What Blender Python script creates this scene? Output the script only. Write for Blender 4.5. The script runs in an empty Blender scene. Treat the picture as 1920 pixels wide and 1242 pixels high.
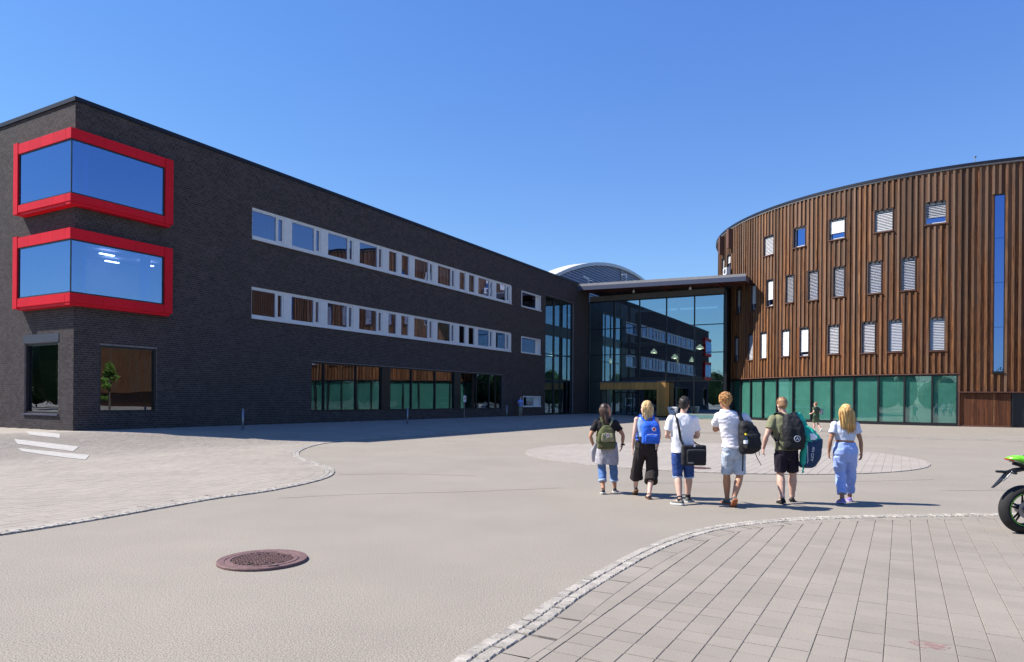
import bpy, bmesh, math, random
import numpy as np
from mathutils import Vector, Matrix, noise as mnoise

# ------------------------------------------------------------------ camera, sky, sun, exposure
S = bpy.context.scene
COL = S.collection
CAM_H = 1.72
cam_d = bpy.data.cameras.new('camera')
cam_d.sensor_width = 36.0
cam_d.lens = 24.375
cam_d.shift_y = 0.0672
cam_d.clip_start = 0.1
cam_d.clip_end = 6000
cam = bpy.data.objects.new('camera', cam_d)
cam.location = (0, 0, CAM_H)
cam.rotation_euler = (math.radians(90), -0.008, 0)
COL.objects.link(cam)
S.camera = cam

SUN_EL = math.radians(48.5)
SUN_V = Vector((-0.995 * math.cos(SUN_EL), 0.100 * math.cos(SUN_EL), math.sin(SUN_EL)))   # towards the sun
W = bpy.data.worlds.new('World')
S.world = W
W.use_nodes = True
wn = W.node_tree
bg = wn.nodes['Background']
sky = wn.nodes.new('ShaderNodeTexSky')
sky.sky_type = 'NISHITA'
sky.sun_disc = False
sky.sun_elevation = SUN_EL
sky.sun_rotation = math.atan2(SUN_V.x, SUN_V.y)
sky.air_density = 1.0
sky.dust_density = 0.1
sky.ozone_density = 3.0
hsv = wn.nodes.new('ShaderNodeHueSaturation')
hsv.inputs['Saturation'].default_value = 1.32
hsv.inputs['Value'].default_value = 1.0
wn.links.new(sky.outputs[0], hsv.inputs['Color'])
# the photograph's sky is evenly deep blue down to the roofs: gentle per-channel response on the sky colour
sep = wn.nodes.new('ShaderNodeSeparateColor'); cmb = wn.nodes.new('ShaderNodeCombineColor')
wn.links.new(hsv.outputs[0], sep.inputs[0])
for ch, gain, power in ((0, 1.11, 0.62), (1, 1.05, 0.78), (2, 1.98, 0.5)):
    pw = wn.nodes.new('ShaderNodeMath'); pw.operation = 'POWER'; pw.inputs[1].default_value = power
    mu = wn.nodes.new('ShaderNodeMath'); mu.operation = 'MULTIPLY'; mu.inputs[1].default_value = gain
    wn.links.new(sep.outputs[ch], pw.inputs[0]); wn.links.new(pw.outputs[0], mu.inputs[0]); wn.links.new(mu.outputs[0], cmb.inputs[ch])
wn.links.new(cmb.outputs[0], bg.inputs['Color'])
bg.inputs['Strength'].default_value = 0.096

sun_d = bpy.data.lights.new('sun', 'SUN')
sun_d.energy = 4.15
sun_d.angle = math.radians(0.53)
sun_d.color = (1.0, 0.95, 0.88)
sun = bpy.data.objects.new('sun', sun_d)
sun.rotation_euler = (-SUN_V).to_track_quat('-Z', 'Y').to_euler()
sun.location = (-40, 0, 60)
COL.objects.link(sun)

S.view_settings.view_transform = 'Standard'
S.view_settings.look = 'None'
S.view_settings.exposure = 1.12
S.view_settings.gamma = 1.0
S.view_settings.use_curve_mapping = False
S.cycles.max_bounces = 8
S.cycles.transparent_max_bounces = 12

R = random.Random(7)

# ------------------------------------------------------------------ helpers: objects
WLOC = {}          # world location of every unrotated object made here

def tag(o, label=None, cat=None, group=None, kind=None):
    if label: o['label'] = label
    if cat: o['category'] = cat
    if group: o['group'] = group
    if kind: o['kind'] = kind
    return o

def empty(name, loc, parent=None):
    o = bpy.data.objects.new(name, None)
    o.empty_display_size = 0.2
    COL.objects.link(o)
    loc = Vector(loc)
    if parent is not None:
        o.parent = parent
        o.location = loc - WLOC[parent.name]
    else:
        o.location = loc
    WLOC[o.name] = loc
    return o

def link_mesh(name, me, loc, parent=None, rot=None):
    o = bpy.data.objects.new(name, me)
    COL.objects.link(o)
    loc = Vector(loc)
    if parent is not None:
        o.parent = parent
        o.location = loc - WLOC[parent.name]
    else:
        o.location = loc
    if rot is not None: o.rotation_euler = rot
    WLOC[o.name] = loc
    return o

def smooth_flags(me, on=True):
    me.polygons.foreach_set('use_smooth', [on] * len(me.polygons))

class MB:
    """collects geometry in world coordinates; build() links it as ONE object whose origin sits at its base"""
    def __init__(self):
        self.v = []; self.f = []
    def add(self, vs, fs):
        b = len(self.v)
        self.v += [tuple(x) for x in vs]
        self.f += [tuple(i + b for i in f) for f in fs]
        return self
    def corners(self, c):       # 8 corners: bottom 4 then top 4
        return self.add(c, [(3, 2, 1, 0), (4, 5, 6, 7), (0, 1, 5, 4), (1, 2, 6, 5), (2, 3, 7, 6), (3, 0, 4, 7)])
    def box(self, F, a0, a1, n0, n1, z0, z1):
        return self.corners([F(a0, n0, z0), F(a1, n0, z0), F(a1, n1, z0), F(a0, n1, z0),
                             F(a0, n0, z1), F(a1, n0, z1), F(a1, n1, z1), F(a0, n1, z1)])
    def obox(self, c, ax, ay, az):   # centre and three half vectors
        c, ax, ay, az = map(Vector, (c, ax, ay, az))
        return self.corners([c - ax - ay - az, c + ax - ay - az, c + ax + ay - az, c - ax + ay - az,
                             c - ax - ay + az, c + ax - ay + az, c + ax + ay + az, c - ax + ay + az])
    def cbox(self, c, s):
        return self.obox(c, (s[0] / 2, 0, 0), (0, s[1] / 2, 0), (0, 0, s[2] / 2))
    def rings(self, rings, cap=True, closed=True):
        n = len(rings[0]); b = len(self.v)
        for r in rings: self.v += [tuple(p) for p in r]
        for i in range(len(rings) - 1):
            for j in range(n if closed else n - 1):
                k = (j + 1) % n
                self.f.append((b + i * n + j, b + i * n + k, b + (i + 1) * n + k, b + (i + 1) * n + j))
        if cap:
            self.f.append(tuple(b + j for j in range(n))[::-1])
            self.f.append(tuple(b + (len(rings) - 1) * n + j for j in range(n)))
        return self
    def tube(self, pts, rad, seg=8, cap=True, rad2=None, side=None):
        pts = [Vector(p) for p in pts]
        if not hasattr(rad, '__len__'): rad = [rad] * len(pts)
        if rad2 is None: rad2 = rad
        elif not hasattr(rad2, '__len__'): rad2 = [rad2] * len(pts)
        rs = []; prev = None
        for i, p in enumerate(pts):
            t = (pts[min(i + 1, len(pts) - 1)] - pts[max(i - 1, 0)])
            if t.length < 1e-9: t = Vector((0, 0, 1))
            t.normalize()
            s = Vector(side) if side is not None else (prev if prev is not None else (Vector((1, 0, 0)) if abs(t.x) < 0.8 else Vector((0, 1, 0))))
            s = (s - t * s.dot(t))
            if s.length < 1e-6: s = t.orthogonal()
            s.normalize(); prev = s
            q = t.cross(s)
            rs.append([p + s * rad[i] * math.cos(2 * math.pi * k / seg) + q * rad2[i] * math.sin(2 * math.pi * k / seg) for k in range(seg)])
        return self.rings(rs, cap)
    def ball(self, c, r, u=10, v=7, M=None):
        c = Vector(c); r = r if hasattr(r, '__len__') else (r, r, r)
        rs = []
        for i in range(v + 1):
            th = math.pi * (0.02 + 0.96 * i / v)
            ring = []
            for k in range(u):
                a = 2 * math.pi * k / u
                p = Vector((r[0] * math.sin(th) * math.cos(a), r[1] * math.sin(th) * math.sin(a), -r[2] * math.cos(th)))
                ring.append(c + (M @ p if M is not None else p))
            rs.append(ring)
        return self.rings(rs)
    def disc(self, c, r, nrm, th=0.004, seg=20):
        c = Vector(c); n = Vector(nrm).normalized(); a = n.orthogonal().normalized(); b = n.cross(a)
        ring = lambda o: [c + n * o + a * r * math.cos(2 * math.pi * k / seg) + b * r * math.sin(2 * math.pi * k / seg) for k in range(seg)]
        return self.rings([ring(0), ring(th)])
    def mesh(self, name, origin=(0, 0, 0), recalc=True):
        me = bpy.data.meshes.new(name)
        o = Vector(origin)
        me.from_pydata([(x[0] - o.x, x[1] - o.y, x[2] - o.z) for x in self.v], [], self.f)
        if recalc:
            bm = bmesh.new(); bm.from_mesh(me)
            bmesh.ops.recalc_face_normals(bm, faces=bm.faces[:])
            bm.to_mesh(me); bm.free()
        me.update()
        return me
    def base(self):
        a = np.array(self.v); lo = a.min(0); hi = a.max(0)
        return Vector(((lo[0] + hi[0]) / 2, (lo[1] + hi[1]) / 2, lo[2]))
    def build(self, name, mat, parent=None, smooth=False, recalc=True):
        o = self.base()
        me = self.mesh(name, o, recalc)
        if mat is not None: me.materials.append(mat)
        if smooth: smooth_flags(me)
        return link_mesh(name, me, o, parent)

def np_mesh(name, verts, quads, origin):
    """fast mesh from numpy arrays of vertices and quads"""
    verts = np.asarray(verts, dtype=np.float32) - np.array(origin, dtype=np.float32)
    me = bpy.data.meshes.new(name)
    me.vertices.add(len(verts)); me.vertices.foreach_set('co', verts.ravel())
    q = np.asarray(quads, dtype=np.int32)
    me.loops.add(q.size); me.loops.foreach_set('vertex_index', q.ravel())
    me.polygons.add(len(q))
    me.polygons.foreach_set('loop_start', np.arange(0, q.size, q.shape[1], dtype=np.int32))
    me.update(calc_edges=True)
    smooth_flags(me, False)
    return me

def copy_to(o, parent, loc, rot=None, name=None):
    c = o.copy()
    COL.objects.link(c)
    c.parent = parent
    c.location = Vector(loc) - (WLOC[parent.name] if parent is not None else Vector((0, 0, 0)))
    if rot is not None: c.rotation_euler = rot
    WLOC[c.name] = Vector(loc)
    return c

# ------------------------------------------------------------------ helpers: materials
def nd(nt, t, **kw):
    n = nt.nodes.new(t)
    for k, v in kw.items(): setattr(n, k, v)
    return n

def mat(name, col, rough=0.8, metal=0.0, var=0.0, scale=8.0, detail=6.0, col2=None, bump=0.0, bscale=None,
        rnd=0.0, rnd_src='object', stretch=None, spec=0.3, emit=0.0, coords='world', fine=None):
    m = bpy.data.materials.new(name)
    m.use_nodes = True
    nt = m.node_tree; L = nt.links.new
    b = nt.nodes['Principled BSDF']
    b.inputs['Roughness'].default_value = rough
    b.inputs['Metallic'].default_value = metal
    b.inputs['Specular IOR Level'].default_value = spec
    c = tuple(col) + (1,)
    b.inputs['Base Color'].default_value = c
    if coords == 'world':
        src = nd(nt, 'ShaderNodeNewGeometry').outputs['Position']
    else:
        src = nd(nt, 'ShaderNodeTexCoord').outputs['Object']
    if stretch is not None:
        mp = nd(nt, 'ShaderNodeMapping'); mp.inputs['Scale'].default_value = stretch
        L(src, mp.inputs['Vector']); src = mp.outputs[0]
    cur = None
    if var > 0 or col2 is not None:
        no = nd(nt, 'ShaderNodeTexNoise'); no.inputs['Scale'].default_value = scale; no.inputs['Detail'].default_value = detail
        no.inputs['Roughness'].default_value = 0.65
        L(src, no.inputs['Vector'])
        rp = nd(nt, 'ShaderNodeValToRGB')
        rp.color_ramp.elements[0].position = 0.33; rp.color_ramp.elements[1].position = 0.67
        if col2 is None:
            rp.color_ramp.elements[0].color = tuple(x * (1 - var) for x in col) + (1,)
            rp.color_ramp.elements[1].color = tuple(min(1, x * (1 + var)) for x in col) + (1,)
        else:
            rp.color_ramp.elements[0].color = c; rp.color_ramp.elements[1].color = tuple(col2) + (1,)
        L(no.outputs['Fac'], rp.inputs['Fac'])
        cur = rp.outputs['Color']
    if fine is not None:        # (scale, amount): a second, speckled layer
        n2 = nd(nt, 'ShaderNodeTexNoise'); n2.inputs['Scale'].default_value = fine[0]; n2.inputs['Detail'].default_value = 2.0
        L(src, n2.inputs['Vector'])
        mr = nd(nt, 'ShaderNodeMapRange'); mr.inputs['From Min'].default_value = 0.3; mr.inputs['From Max'].default_value = 0.7
        mr.inputs['To Min'].default_value = 1 - fine[1]; mr.inputs['To Max'].default_value = 1 + fine[1]
        L(n2.outputs['Fac'], mr.inputs['Value'])
        mx = nd(nt, 'ShaderNodeVectorMath', operation='SCALE')
        if cur is None:
            mx.inputs[0].default_value = col
        else: L(cur, mx.inputs[0])
        L(mr.outputs[0], mx.inputs['Scale'])
        cur = mx.outputs[0]
    if rnd > 0:
        rs = nd(nt, 'ShaderNodeObjectInfo').outputs['Random'] if rnd_src == 'object' else nd(nt, 'ShaderNodeNewGeometry').outputs['Random Per Island']
        mr = nd(nt, 'ShaderNodeMapRange'); mr.inputs['To Min'].default_value = 1 - rnd; mr.inputs['To Max'].default_value = 1 + rnd
        L(rs, mr.inputs['Value'])
        mx = nd(nt, 'ShaderNodeVectorMath', operation='SCALE')
        if cur is None: mx.inputs[0].default_value = col
        else: L(cur, mx.inputs[0])
        L(mr.outputs[0], mx.inputs['Scale'])
        cur = mx.outputs[0]
    if cur is not None: L(cur, b.inputs['Base Color'])
    if bump > 0:
        nb = nd(nt, 'ShaderNodeTexNoise'); nb.inputs['Scale'].default_value = bscale or scale * 3; nb.inputs['Detail'].default_value = 4
        L(src, nb.inputs['Vector'])
        bp = nd(nt, 'ShaderNodeBump'); bp.inputs['Strength'].default_value = bump; bp.inputs['Distance'].default_value = 0.01
        L(nb.outputs['Fac'], bp.inputs['Height']); L(bp.outputs[0], b.inputs['Normal'])
    if emit > 0:
        b.inputs['Emission Color'].default_value = c
        b.inputs['Emission Strength'].default_value = emit
    return m

def glass(name, tint=(0.5, 0.6, 0.6), refl=(0.9, 0.95, 1.0), base=0.25, ior=1.5, wavy=0.15, wscale=0.7):
    """coated window glass: mirror reflection by Fresnel on its outer face, tinted see-through"""
    m = bpy.data.materials.new(name); m.use_nodes = True
    nt = m.node_tree; nt.nodes.clear(); L = nt.links.new
    out = nd(nt, 'ShaderNodeOutputMaterial')
    tr = nd(nt, 'ShaderNodeBsdfTransparent'); tr.inputs['Color'].default_value = tuple(tint) + (1,)
    gl = nd(nt, 'ShaderNodeBsdfGlossy'); gl.inputs['Roughness'].default_value = 0.0; gl.inputs['Color'].default_value = tuple(refl) + (1,)
    fr = nd(nt, 'ShaderNodeFresnel'); fr.inputs['IOR'].default_value = ior
    ge = nd(nt, 'ShaderNodeNewGeometry')
    mr = nd(nt, 'ShaderNodeMapRange'); mr.inputs['To Min'].default_value = base
    L(fr.outputs[0], mr.inputs['Value'])
    inv = nd(nt, 'ShaderNodeMath', operation='SUBTRACT'); inv.inputs[0].default_value = 1.0
    L(ge.outputs['Backfacing'], inv.inputs[1])
    mu = nd(nt, 'ShaderNodeMath', operation='MULTIPLY')
    L(mr.outputs[0], mu.inputs[0]); L(inv.outputs[0], mu.inputs[1])
    mx = nd(nt, 'ShaderNodeMixShader')
    L(mu.outputs[0], mx.inputs[0]); L(tr.outputs[0], mx.inputs[1]); L(gl.outputs[0], mx.inputs[2])
    if wavy > 0:
        oi = nd(nt, 'ShaderNodeObjectInfo')
        ad = nd(nt, 'ShaderNodeVectorMath', operation='ADD')
        sc = nd(nt, 'ShaderNodeMath', operation='MULTIPLY'); sc.inputs[1].default_value = 40.0
        L(oi.outputs['Random'], sc.inputs[0]); L(ge.outputs['Position'], ad.inputs[0]); L(sc.outputs[0], ad.inputs[1])
        no = nd(nt, 'ShaderNodeTexNoise'); no.inputs['Scale'].default_value = wscale; no.inputs['Detail'].default_value = 1.0
        L(ad.outputs[0], no.inputs['Vector'])
        bp = nd(nt, 'ShaderNodeBump'); bp.inputs['Strength'].default_value = wavy; bp.inputs['Distance'].default_value = 0.05
        L(no.outputs['Fac'], bp.inputs['Height']); L(bp.outputs[0], gl.inputs['Normal'])
    L(mx.outputs[0], out.inputs['Surface'])
    return m

def wood(name, dark, light, grey, rnd=0.35, grain=(9, 9, 0.35), rough=0.75, hz=None):
    """stained boards: long grain streaks, per-board tone, weathering patches"""
    m = bpy.data.materials.new(name); m.use_nodes = True
    nt = m.node_tree; L = nt.links.new; b = nt.nodes['Principled BSDF']
    b.inputs['Roughness'].default_value = rough; b.inputs['Specular IOR Level'].default_value = 0.25
    ge = nd(nt, 'ShaderNodeNewGeometry'); oi = nd(nt, 'ShaderNodeObjectInfo')
    off = nd(nt, 'ShaderNodeMath', operation='MULTIPLY'); off.inputs[1].default_value = 60.0
    L(oi.outputs['Random'], off.inputs[0])
    ad = nd(nt, 'ShaderNodeVectorMath', operation='ADD'); L(ge.outputs['Position'], ad.inputs[0]); L(off.outputs[0], ad.inputs[1])
    mp = nd(nt, 'ShaderNodeMapping'); mp.inputs['Scale'].default_value = grain; L(ad.outputs[0], mp.inputs['Vector'])
    n1 = nd(nt, 'ShaderNodeTexNoise'); n1.inputs['Scale'].default_value = 2.2; n1.inputs['Detail'].default_value = 7; n1.inputs['Roughness'].default_value = 0.7
    L(mp.outputs[0], n1.inputs['Vector'])
    rp = nd(nt, 'ShaderNodeValToRGB')
    rp.color_ramp.elements[0].position = 0.40; rp.color_ramp.elements[0].color = tuple(dark) + (1,)
    rp.color_ramp.elements[1].position = 0.61; rp.color_ramp.elements[1].color = tuple(light) + (1,)
    L(n1.outputs['Fac'], rp.inputs['Fac'])
    n2 = nd(nt, 'ShaderNodeTexNoise'); n2.inputs['Scale'].default_value = 0.35; n2.inputs['Detail'].default_value = 3
    mp2 = nd(nt, 'ShaderNodeMapping'); mp2.inputs['Scale'].default_value = (1.5, 1.5, 0.4); L(ad.outputs[0], mp2.inputs['Vector']); L(mp2.outputs[0], n2.inputs['Vector'])
    mr = nd(nt, 'ShaderNodeMapRange'); mr.inputs['From Min'].default_value = 0.4; mr.inputs['From Max'].default_value = 0.65
    mr.inputs['To Max'].default_value = 0.75
    fac = n2.outputs['Fac']
    if hz is not None:      # boards exposed high up have weathered greyer
        sp = nd(nt, 'ShaderNodeSeparateXYZ'); L(ge.outputs['Position'], sp.inputs[0])
        hm = nd(nt, 'ShaderNodeMapRange'); hm.inputs['From Min'].default_value = hz[0]; hm.inputs['From Max'].default_value = hz[1]
        hm.inputs['To Min'].default_value = -0.1; hm.inputs['To Max'].default_value = 0.13
        L(sp.outputs['Z'], hm.inputs['Value'])
        am = nd(nt, 'ShaderNodeMath', operation='ADD'); L(fac, am.inputs[0]); L(hm.outputs[0], am.inputs[1]); fac = am.outputs[0]
    L(fac, mr.inputs['Value'])
    mx = nd(nt, 'ShaderNodeMix', data_type='RGBA'); mx.inputs[7].default_value = tuple(grey) + (1,)
    L(mr.outputs[0], mx.inputs[0]); L(rp.outputs['Color'], mx.inputs[6])
    rr = nd(nt, 'ShaderNodeMapRange'); rr.inputs['To Min'].default_value = 1 - rnd; rr.inputs['To Max'].default_value = 1 + rnd
    L(oi.outputs['Random'], rr.inputs['Value'])
    sc = nd(nt, 'ShaderNodeVectorMath', operation='SCALE'); L(mx.outputs[2], sc.inputs[0]); L(rr.outputs[0], sc.inputs['Scale'])
    L(sc.outputs[0], b.inputs['Base Color'])
    bp = nd(nt, 'ShaderNodeBump'); bp.inputs['Strength'].default_value = 0.4; bp.inputs['Distance'].default_value = 0.008
    L(n1.outputs['Fac'], bp.inputs['Height']); L(bp.outputs[0], b.inputs['Normal'])
    return m

M = {}
M['brick'] = mat('dark_brick', (0.045, 0.0355, 0.036), 0.85, var=0.12, scale=1.5, rnd=0.32, rnd_src='island', bump=0.4, bscale=60)
M['brick_one'] = mat('dark_brick_single', (0.045, 0.0355, 0.036), 0.85, var=0.12, scale=1.5, rnd=0.32, rnd_src='object', bump=0.4, bscale=60)
M['mortar'] = mat('grey_mortar', (0.19, 0.172, 0.168), 0.95, var=0.2, scale=5)
M['coping'] = mat('dark_blue_metal_coping', (0.012, 0.013, 0.026), 0.5, 0.2, spec=0.3)
M['red'] = mat('red_painted_metal', (0.62, 0.007, 0.020), 0.5, var=0.06, scale=1.2, rnd=0.05, spec=0.15)
M['black'] = mat('black_metal_frame', (0.012, 0.012, 0.015), 0.4, var=0.2, scale=6, spec=0.4)
M['white'] = mat('white_painted_frame', (0.62, 0.62, 0.62), 0.5, var=0.06, scale=4)
M['int_wall'] = mat('pale_interior_wall', (0.42, 0.42, 0.42), 0.9, var=0.1, scale=2)
M['int_dark'] = mat('dark_interior', (0.06, 0.07, 0.068), 0.9, var=0.3, scale=1.0)
M['int_floor'] = mat('interior_floor', (0.12, 0.115, 0.11), 0.5, var=0.2, scale=2)
M['roofing'] = mat('dark_roofing', (0.06, 0.06, 0.065), 0.9, var=0.2, scale=2)
M['curtain'] = mat('pale_curtain', (0.55, 0.6, 0.6), 0.9, var=0.1, scale=6)
M['lamp'] = mat('lit_ceiling_lamp', (1.0, 0.86, 0.62), 0.5, emit=9.0)
M['steel'] = mat('galvanised_steel', (0.35, 0.36, 0.38), 0.4, 0.8, var=0.15, scale=20, spec=0.5)
M['glass_bay'] = glass('blue_coated_glass', (0.42, 0.52, 0.85), (0.40, 0.58, 1.0), 0.42, 1.5, 0.03)
M['glass_strip'] = glass('office_window_glass', (0.5, 0.55, 0.6), (0.50, 0.57, 0.86), 0.30, 1.5, 0.05)
M['glass_low'] = glass('ground_floor_glass', (0.3, 0.36, 0.36), (0.54, 0.60, 0.70), 0.34, 1.5, 0.07, 0.5)
M['glass_hall'] = glass('hall_glass', (0.40, 0.5, 0.48), (0.62, 0.82, 1.0), 0.44, 1.5, 0.02)
M['glass_teal'] = glass('teal_shop_glass', (0.78, 0.92, 0.88), (0.8, 0.95, 0.95), 0.16, 1.45, 0.05, 0.45)
M['glass_tall'] = glass('blue_tower_glass', (0.12, 0.16, 0.3), (0.32, 0.48, 1.0), 0.48, 1.5, 0.02)
M['teal'] = mat('teal_roller_screen', (0.15, 0.285, 0.265), 0.8, var=0.12, scale=1.0)
M['batten'] = wood('stained_batten', (0.070, 0.027, 0.012), (0.25, 0.115, 0.045), (0.150, 0.098, 0.068), 0.38, hz=(4, 19))
M['board'] = wood('stained_board', (0.045, 0.016, 0.007), (0.19, 0.070, 0.024), (0.105, 0.060, 0.040), 0.42, hz=(4, 19))
M['door_wood'] = wood('door_panel_wood', (0.05, 0.016, 0.008), (0.16, 0.055, 0.02), (0.09, 0.035, 0.018), 0.3)
M['larch'] = wood('yellow_larch', (0.36, 0.175, 0.045), (0.60, 0.34, 0.10), (0.45, 0.24, 0.075), 0.18)
M['ledge'] = mat('brown_metal_ledge', (0.12, 0.055, 0.04), 0.6, var=0.15, scale=6)
M['slat'] = mat('aluminium_blind', (0.47, 0.465, 0.475), 0.5, var=0.05, scale=6)
M['slat_white'] = mat('white_blind', (0.66, 0.65, 0.65), 0.5, var=0.05, scale=6)
M['lintel_dark'] = mat('dark_metal_lintel', (0.045, 0.05, 0.07), 0.5, var=0.1, scale=6)
M['bed_pale'] = mat('pale_joint_sand', (0.13, 0.115, 0.10), 1.0, var=0.2, scale=8)
M['fascia'] = mat('grey_fascia_metal', (0.075, 0.082, 0.125), 0.5, 0.2, var=0.06, scale=2)
M['cap'] = mat('pale_roof_edge', (0.28, 0.265, 0.265), 0.6, var=0.1, scale=3)
M['soffit'] = wood('red_brown_soffit', (0.05, 0.014, 0.012), (0.11, 0.032, 0.026), (0.07, 0.03, 0.025), 0.2, grain=(0.6, 9, 9))
M['lintel'] = mat('grey_lintel_panel', (0.13, 0.125, 0.12), 0.7, var=0.12, scale=2, rnd=0.12)
M['corrug'] = mat('corrugated_metal', (0.33, 0.34, 0.39), 0.5, 0.4, var=0.08, scale=2)
M['vault'] = mat('pale_vault_roof', (0.55, 0.55, 0.56), 0.5, 0.2, var=0.05, scale=2)
M['asphalt'] = mat('worn_grey_asphalt', (0.243, 0.214, 0.175), 0.95, var=0.07, scale=0.45, detail=9, fine=(88, 0.55), bump=0.10, bscale=200)
M['paver'] = mat('concrete_paver', (0.244, 0.214, 0.177), 0.92, var=0.08, scale=0.8, detail=8, rnd=0.055, fine=(120, 0.10), bump=0.25, bscale=130)
M['paver_field'] = mat('concrete_paver_field', (0.244, 0.214, 0.177), 0.92, var=0.08, scale=0.8, detail=8, rnd=0.055, rnd_src='island', fine=(120, 0.10), bump=0.25, bscale=130)
M['paver_pale'] = mat('pale_concrete_paver', (0.282, 0.248, 0.206), 0.92, var=0.08, scale=0.5, detail=8, rnd=0.05, fine=(90, 0.08))
M['paver_pale_field'] = mat('pale_concrete_paver_field', (0.282, 0.248, 0.206), 0.92, var=0.08, scale=0.5, detail=8, rnd=0.05, rnd_src='island', fine=(90, 0.08))
M['circle_paver'] = mat('circle_paver', (0.305, 0.27, 0.232), 0.92, var=0.08, scale=0.5, detail=8, rnd=0.05, fine=(90, 0.08))
M['circle_paver_field'] = mat('circle_paver_field', (0.305, 0.27, 0.232), 0.92, var=0.08, scale=0.5, detail=8, rnd=0.05, rnd_src='island', fine=(90, 0.08))
M['circle_bed'] = mat('circle_joint_sand', (0.18, 0.16, 0.14), 1.0, var=0.1, scale=8)
M['bed'] = mat('joint_sand', (0.085, 0.074, 0.064), 1.0, var=0.2, scale=8)
M['sett'] = mat('pale_granite_sett', (0.315, 0.286, 0.245), 0.85, var=0.22, scale=9, rnd=0.14, fine=(90, 0.15), bump=0.6, bscale=40)
M['sett_field'] = mat('pale_granite_sett_field', (0.315, 0.286, 0.245), 0.85, var=0.22, scale=9, rnd=0.14, rnd_src='island', bump=0.6, bscale=40)
M['paint'] = mat('worn_white_paint', (0.36, 0.34, 0.31), 0.8, var=0.15, scale=5)
M['iron'] = mat('rusty_cast_iron', (0.150, 0.088, 0.082), 0.65, 0.1, var=0.25, scale=14, bump=0.4, bscale=90)
M['iron_dirt'] = mat('dirt_in_cover', (0.10, 0.080, 0.062), 0.95, var=0.4, scale=25)
M['chalk'] = mat('pink_chalk', (0.34, 0.19, 0.18), 0.95, var=0.3, scale=14)
# ------------------------------------------------------------------ site geometry
C1 = np.array((-18.08, 28.58)); U = np.array((0.4896, 0.872)); V = np.array((-0.872, 0.4896))
NR = np.array((0.872, -0.4896)); NL = np.array((-0.4896, -0.872))
def h_of(x, y):
    """the paved apron along the brick building lies a hand above the yard"""
    n = (np.asarray(x) - C1[0]) * 0.872 + (np.asarray(y) - C1[1]) * -0.4896
    s = np.clip(n / 11.0, 0, 1)
    return 0.28 * (1 - s * s * (3 - 2 * s))
def WF(t, n, z):      # long facade: t along it, n outwards
    return Vector((C1[0] + t * U[0] + n * NR[0], C1[1] + t * U[1] + n * NR[1], z))
def LF(t, n, z):      # short facade
    return Vector((C1[0] + t * V[0] + n * NL[0], C1[1] + t * V[1] + n * NL[1], z))
BP = C1 + 53.9 * U    # inner corner where the glass hall starts
def GF(s, n, z):      # hall front: s along it, n outwards
    return Vector((BP[0] - s * V[0] + n * NL[0], BP[1] - s * V[1] + n * NL[1], z))
TC = np.array((45.8, 71.8)); TR = 23.65
def TP(a, r, z):      # timber tower: angle in degrees, r outside its face
    c = math.radians(a)
    return Vector((TC[0] + (TR + r) * math.cos(c), TC[1] + (TR + r) * math.sin(c), z))

# ------------------------------------------------------------------ ground
def build_ground():
    xs = np.concatenate([[-3000, -900, -300, -120, -70], np.arange(-45, 40.1, 1.0), [60, 120, 300, 900, 3000]])
    ys = np.concatenate([[-3000, -900, -300, -120, -60, -30, -10, 0], np.arange(3, 95.1, 1.0), [120, 200, 400, 900, 3000]])
    X, Y = np.meshgrid(xs, ys); Z = h_of(X, Y)
    vs = np.stack([X, Y, Z], -1).reshape(-1, 3)
    nx, ny = len(xs), len(ys)
    i = (np.arange(ny - 1)[:, None] * nx + np.arange(nx - 1)[None, :]).ravel()
    q = np.stack([i, i + 1, i + nx + 1, i + nx], -1)
    me = np_mesh('asphalt_ground', vs, q, (0, 0, 0)); me.materials.append(M['asphalt']); smooth_flags(me)
    o = link_mesh('asphalt_ground', me, (0, 0, 0))
    tag(o, 'worn pale grey asphalt yard in front of the buildings', None, kind='structure')
build_ground()

def catmull(pts, step=0.04):
    P = [np.array(p, float) for p in pts]
    P = [2 * P[0] - P[1]] + P + [2 * P[-1] - P[-2]]
    out = []
    for i in range(1, len(P) - 2):
        n = max(4, int(np.linalg.norm(P[i + 1] - P[i]) / step))
        for k in range(n):
            t = k / n
            out.append(0.5 * ((2 * P[i]) + (-P[i - 1] + P[i + 1]) * t + (2 * P[i - 1] - 5 * P[i] + 4 * P[i + 1] - P[i + 2]) * t * t
                              + (-P[i - 1] + 3 * P[i] - 3 * P[i + 1] + P[i + 2]) * t ** 3))
    out.append(P[-2])
    return np.array(out)

class Curve:
    def __init__(s, pts, inside):   # inside: +1 = left of travel, -1 = right of travel
        s.P = catmull(pts)
        d = np.gradient(s.P, axis=0); d /= np.linalg.norm(d, axis=1)[:, None]
        s.T = d; s.N = np.stack([-d[:, 1], d[:, 0]], -1) * inside
        s.L = np.concatenate([[0], np.cumsum(np.linalg.norm(np.diff(s.P, axis=0), axis=1))])
    def sd(s, p):
        p = np.atleast_2d(p); out = np.zeros(len(p)); idx = np.zeros(len(p), int)
        for a in range(0, len(p), 4000):
            q = p[a:a + 4000]
            d2 = ((q[:, None, :] - s.P[None, ::3, :]) ** 2).sum(-1)
            i = np.minimum(d2.argmin(1) * 3, len(s.P) - 1)
            idx[a:a + 4000] = i
            out[a:a + 4000] = ((q - s.P[i]) * s.N[i]).sum(-1)
        return out, idx
    def at(s, l):
        i = min(int(np.searchsorted(s.L, l)), len(s.P) - 1)
        return s.P[i], s.T[i], s.N[i]

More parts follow.
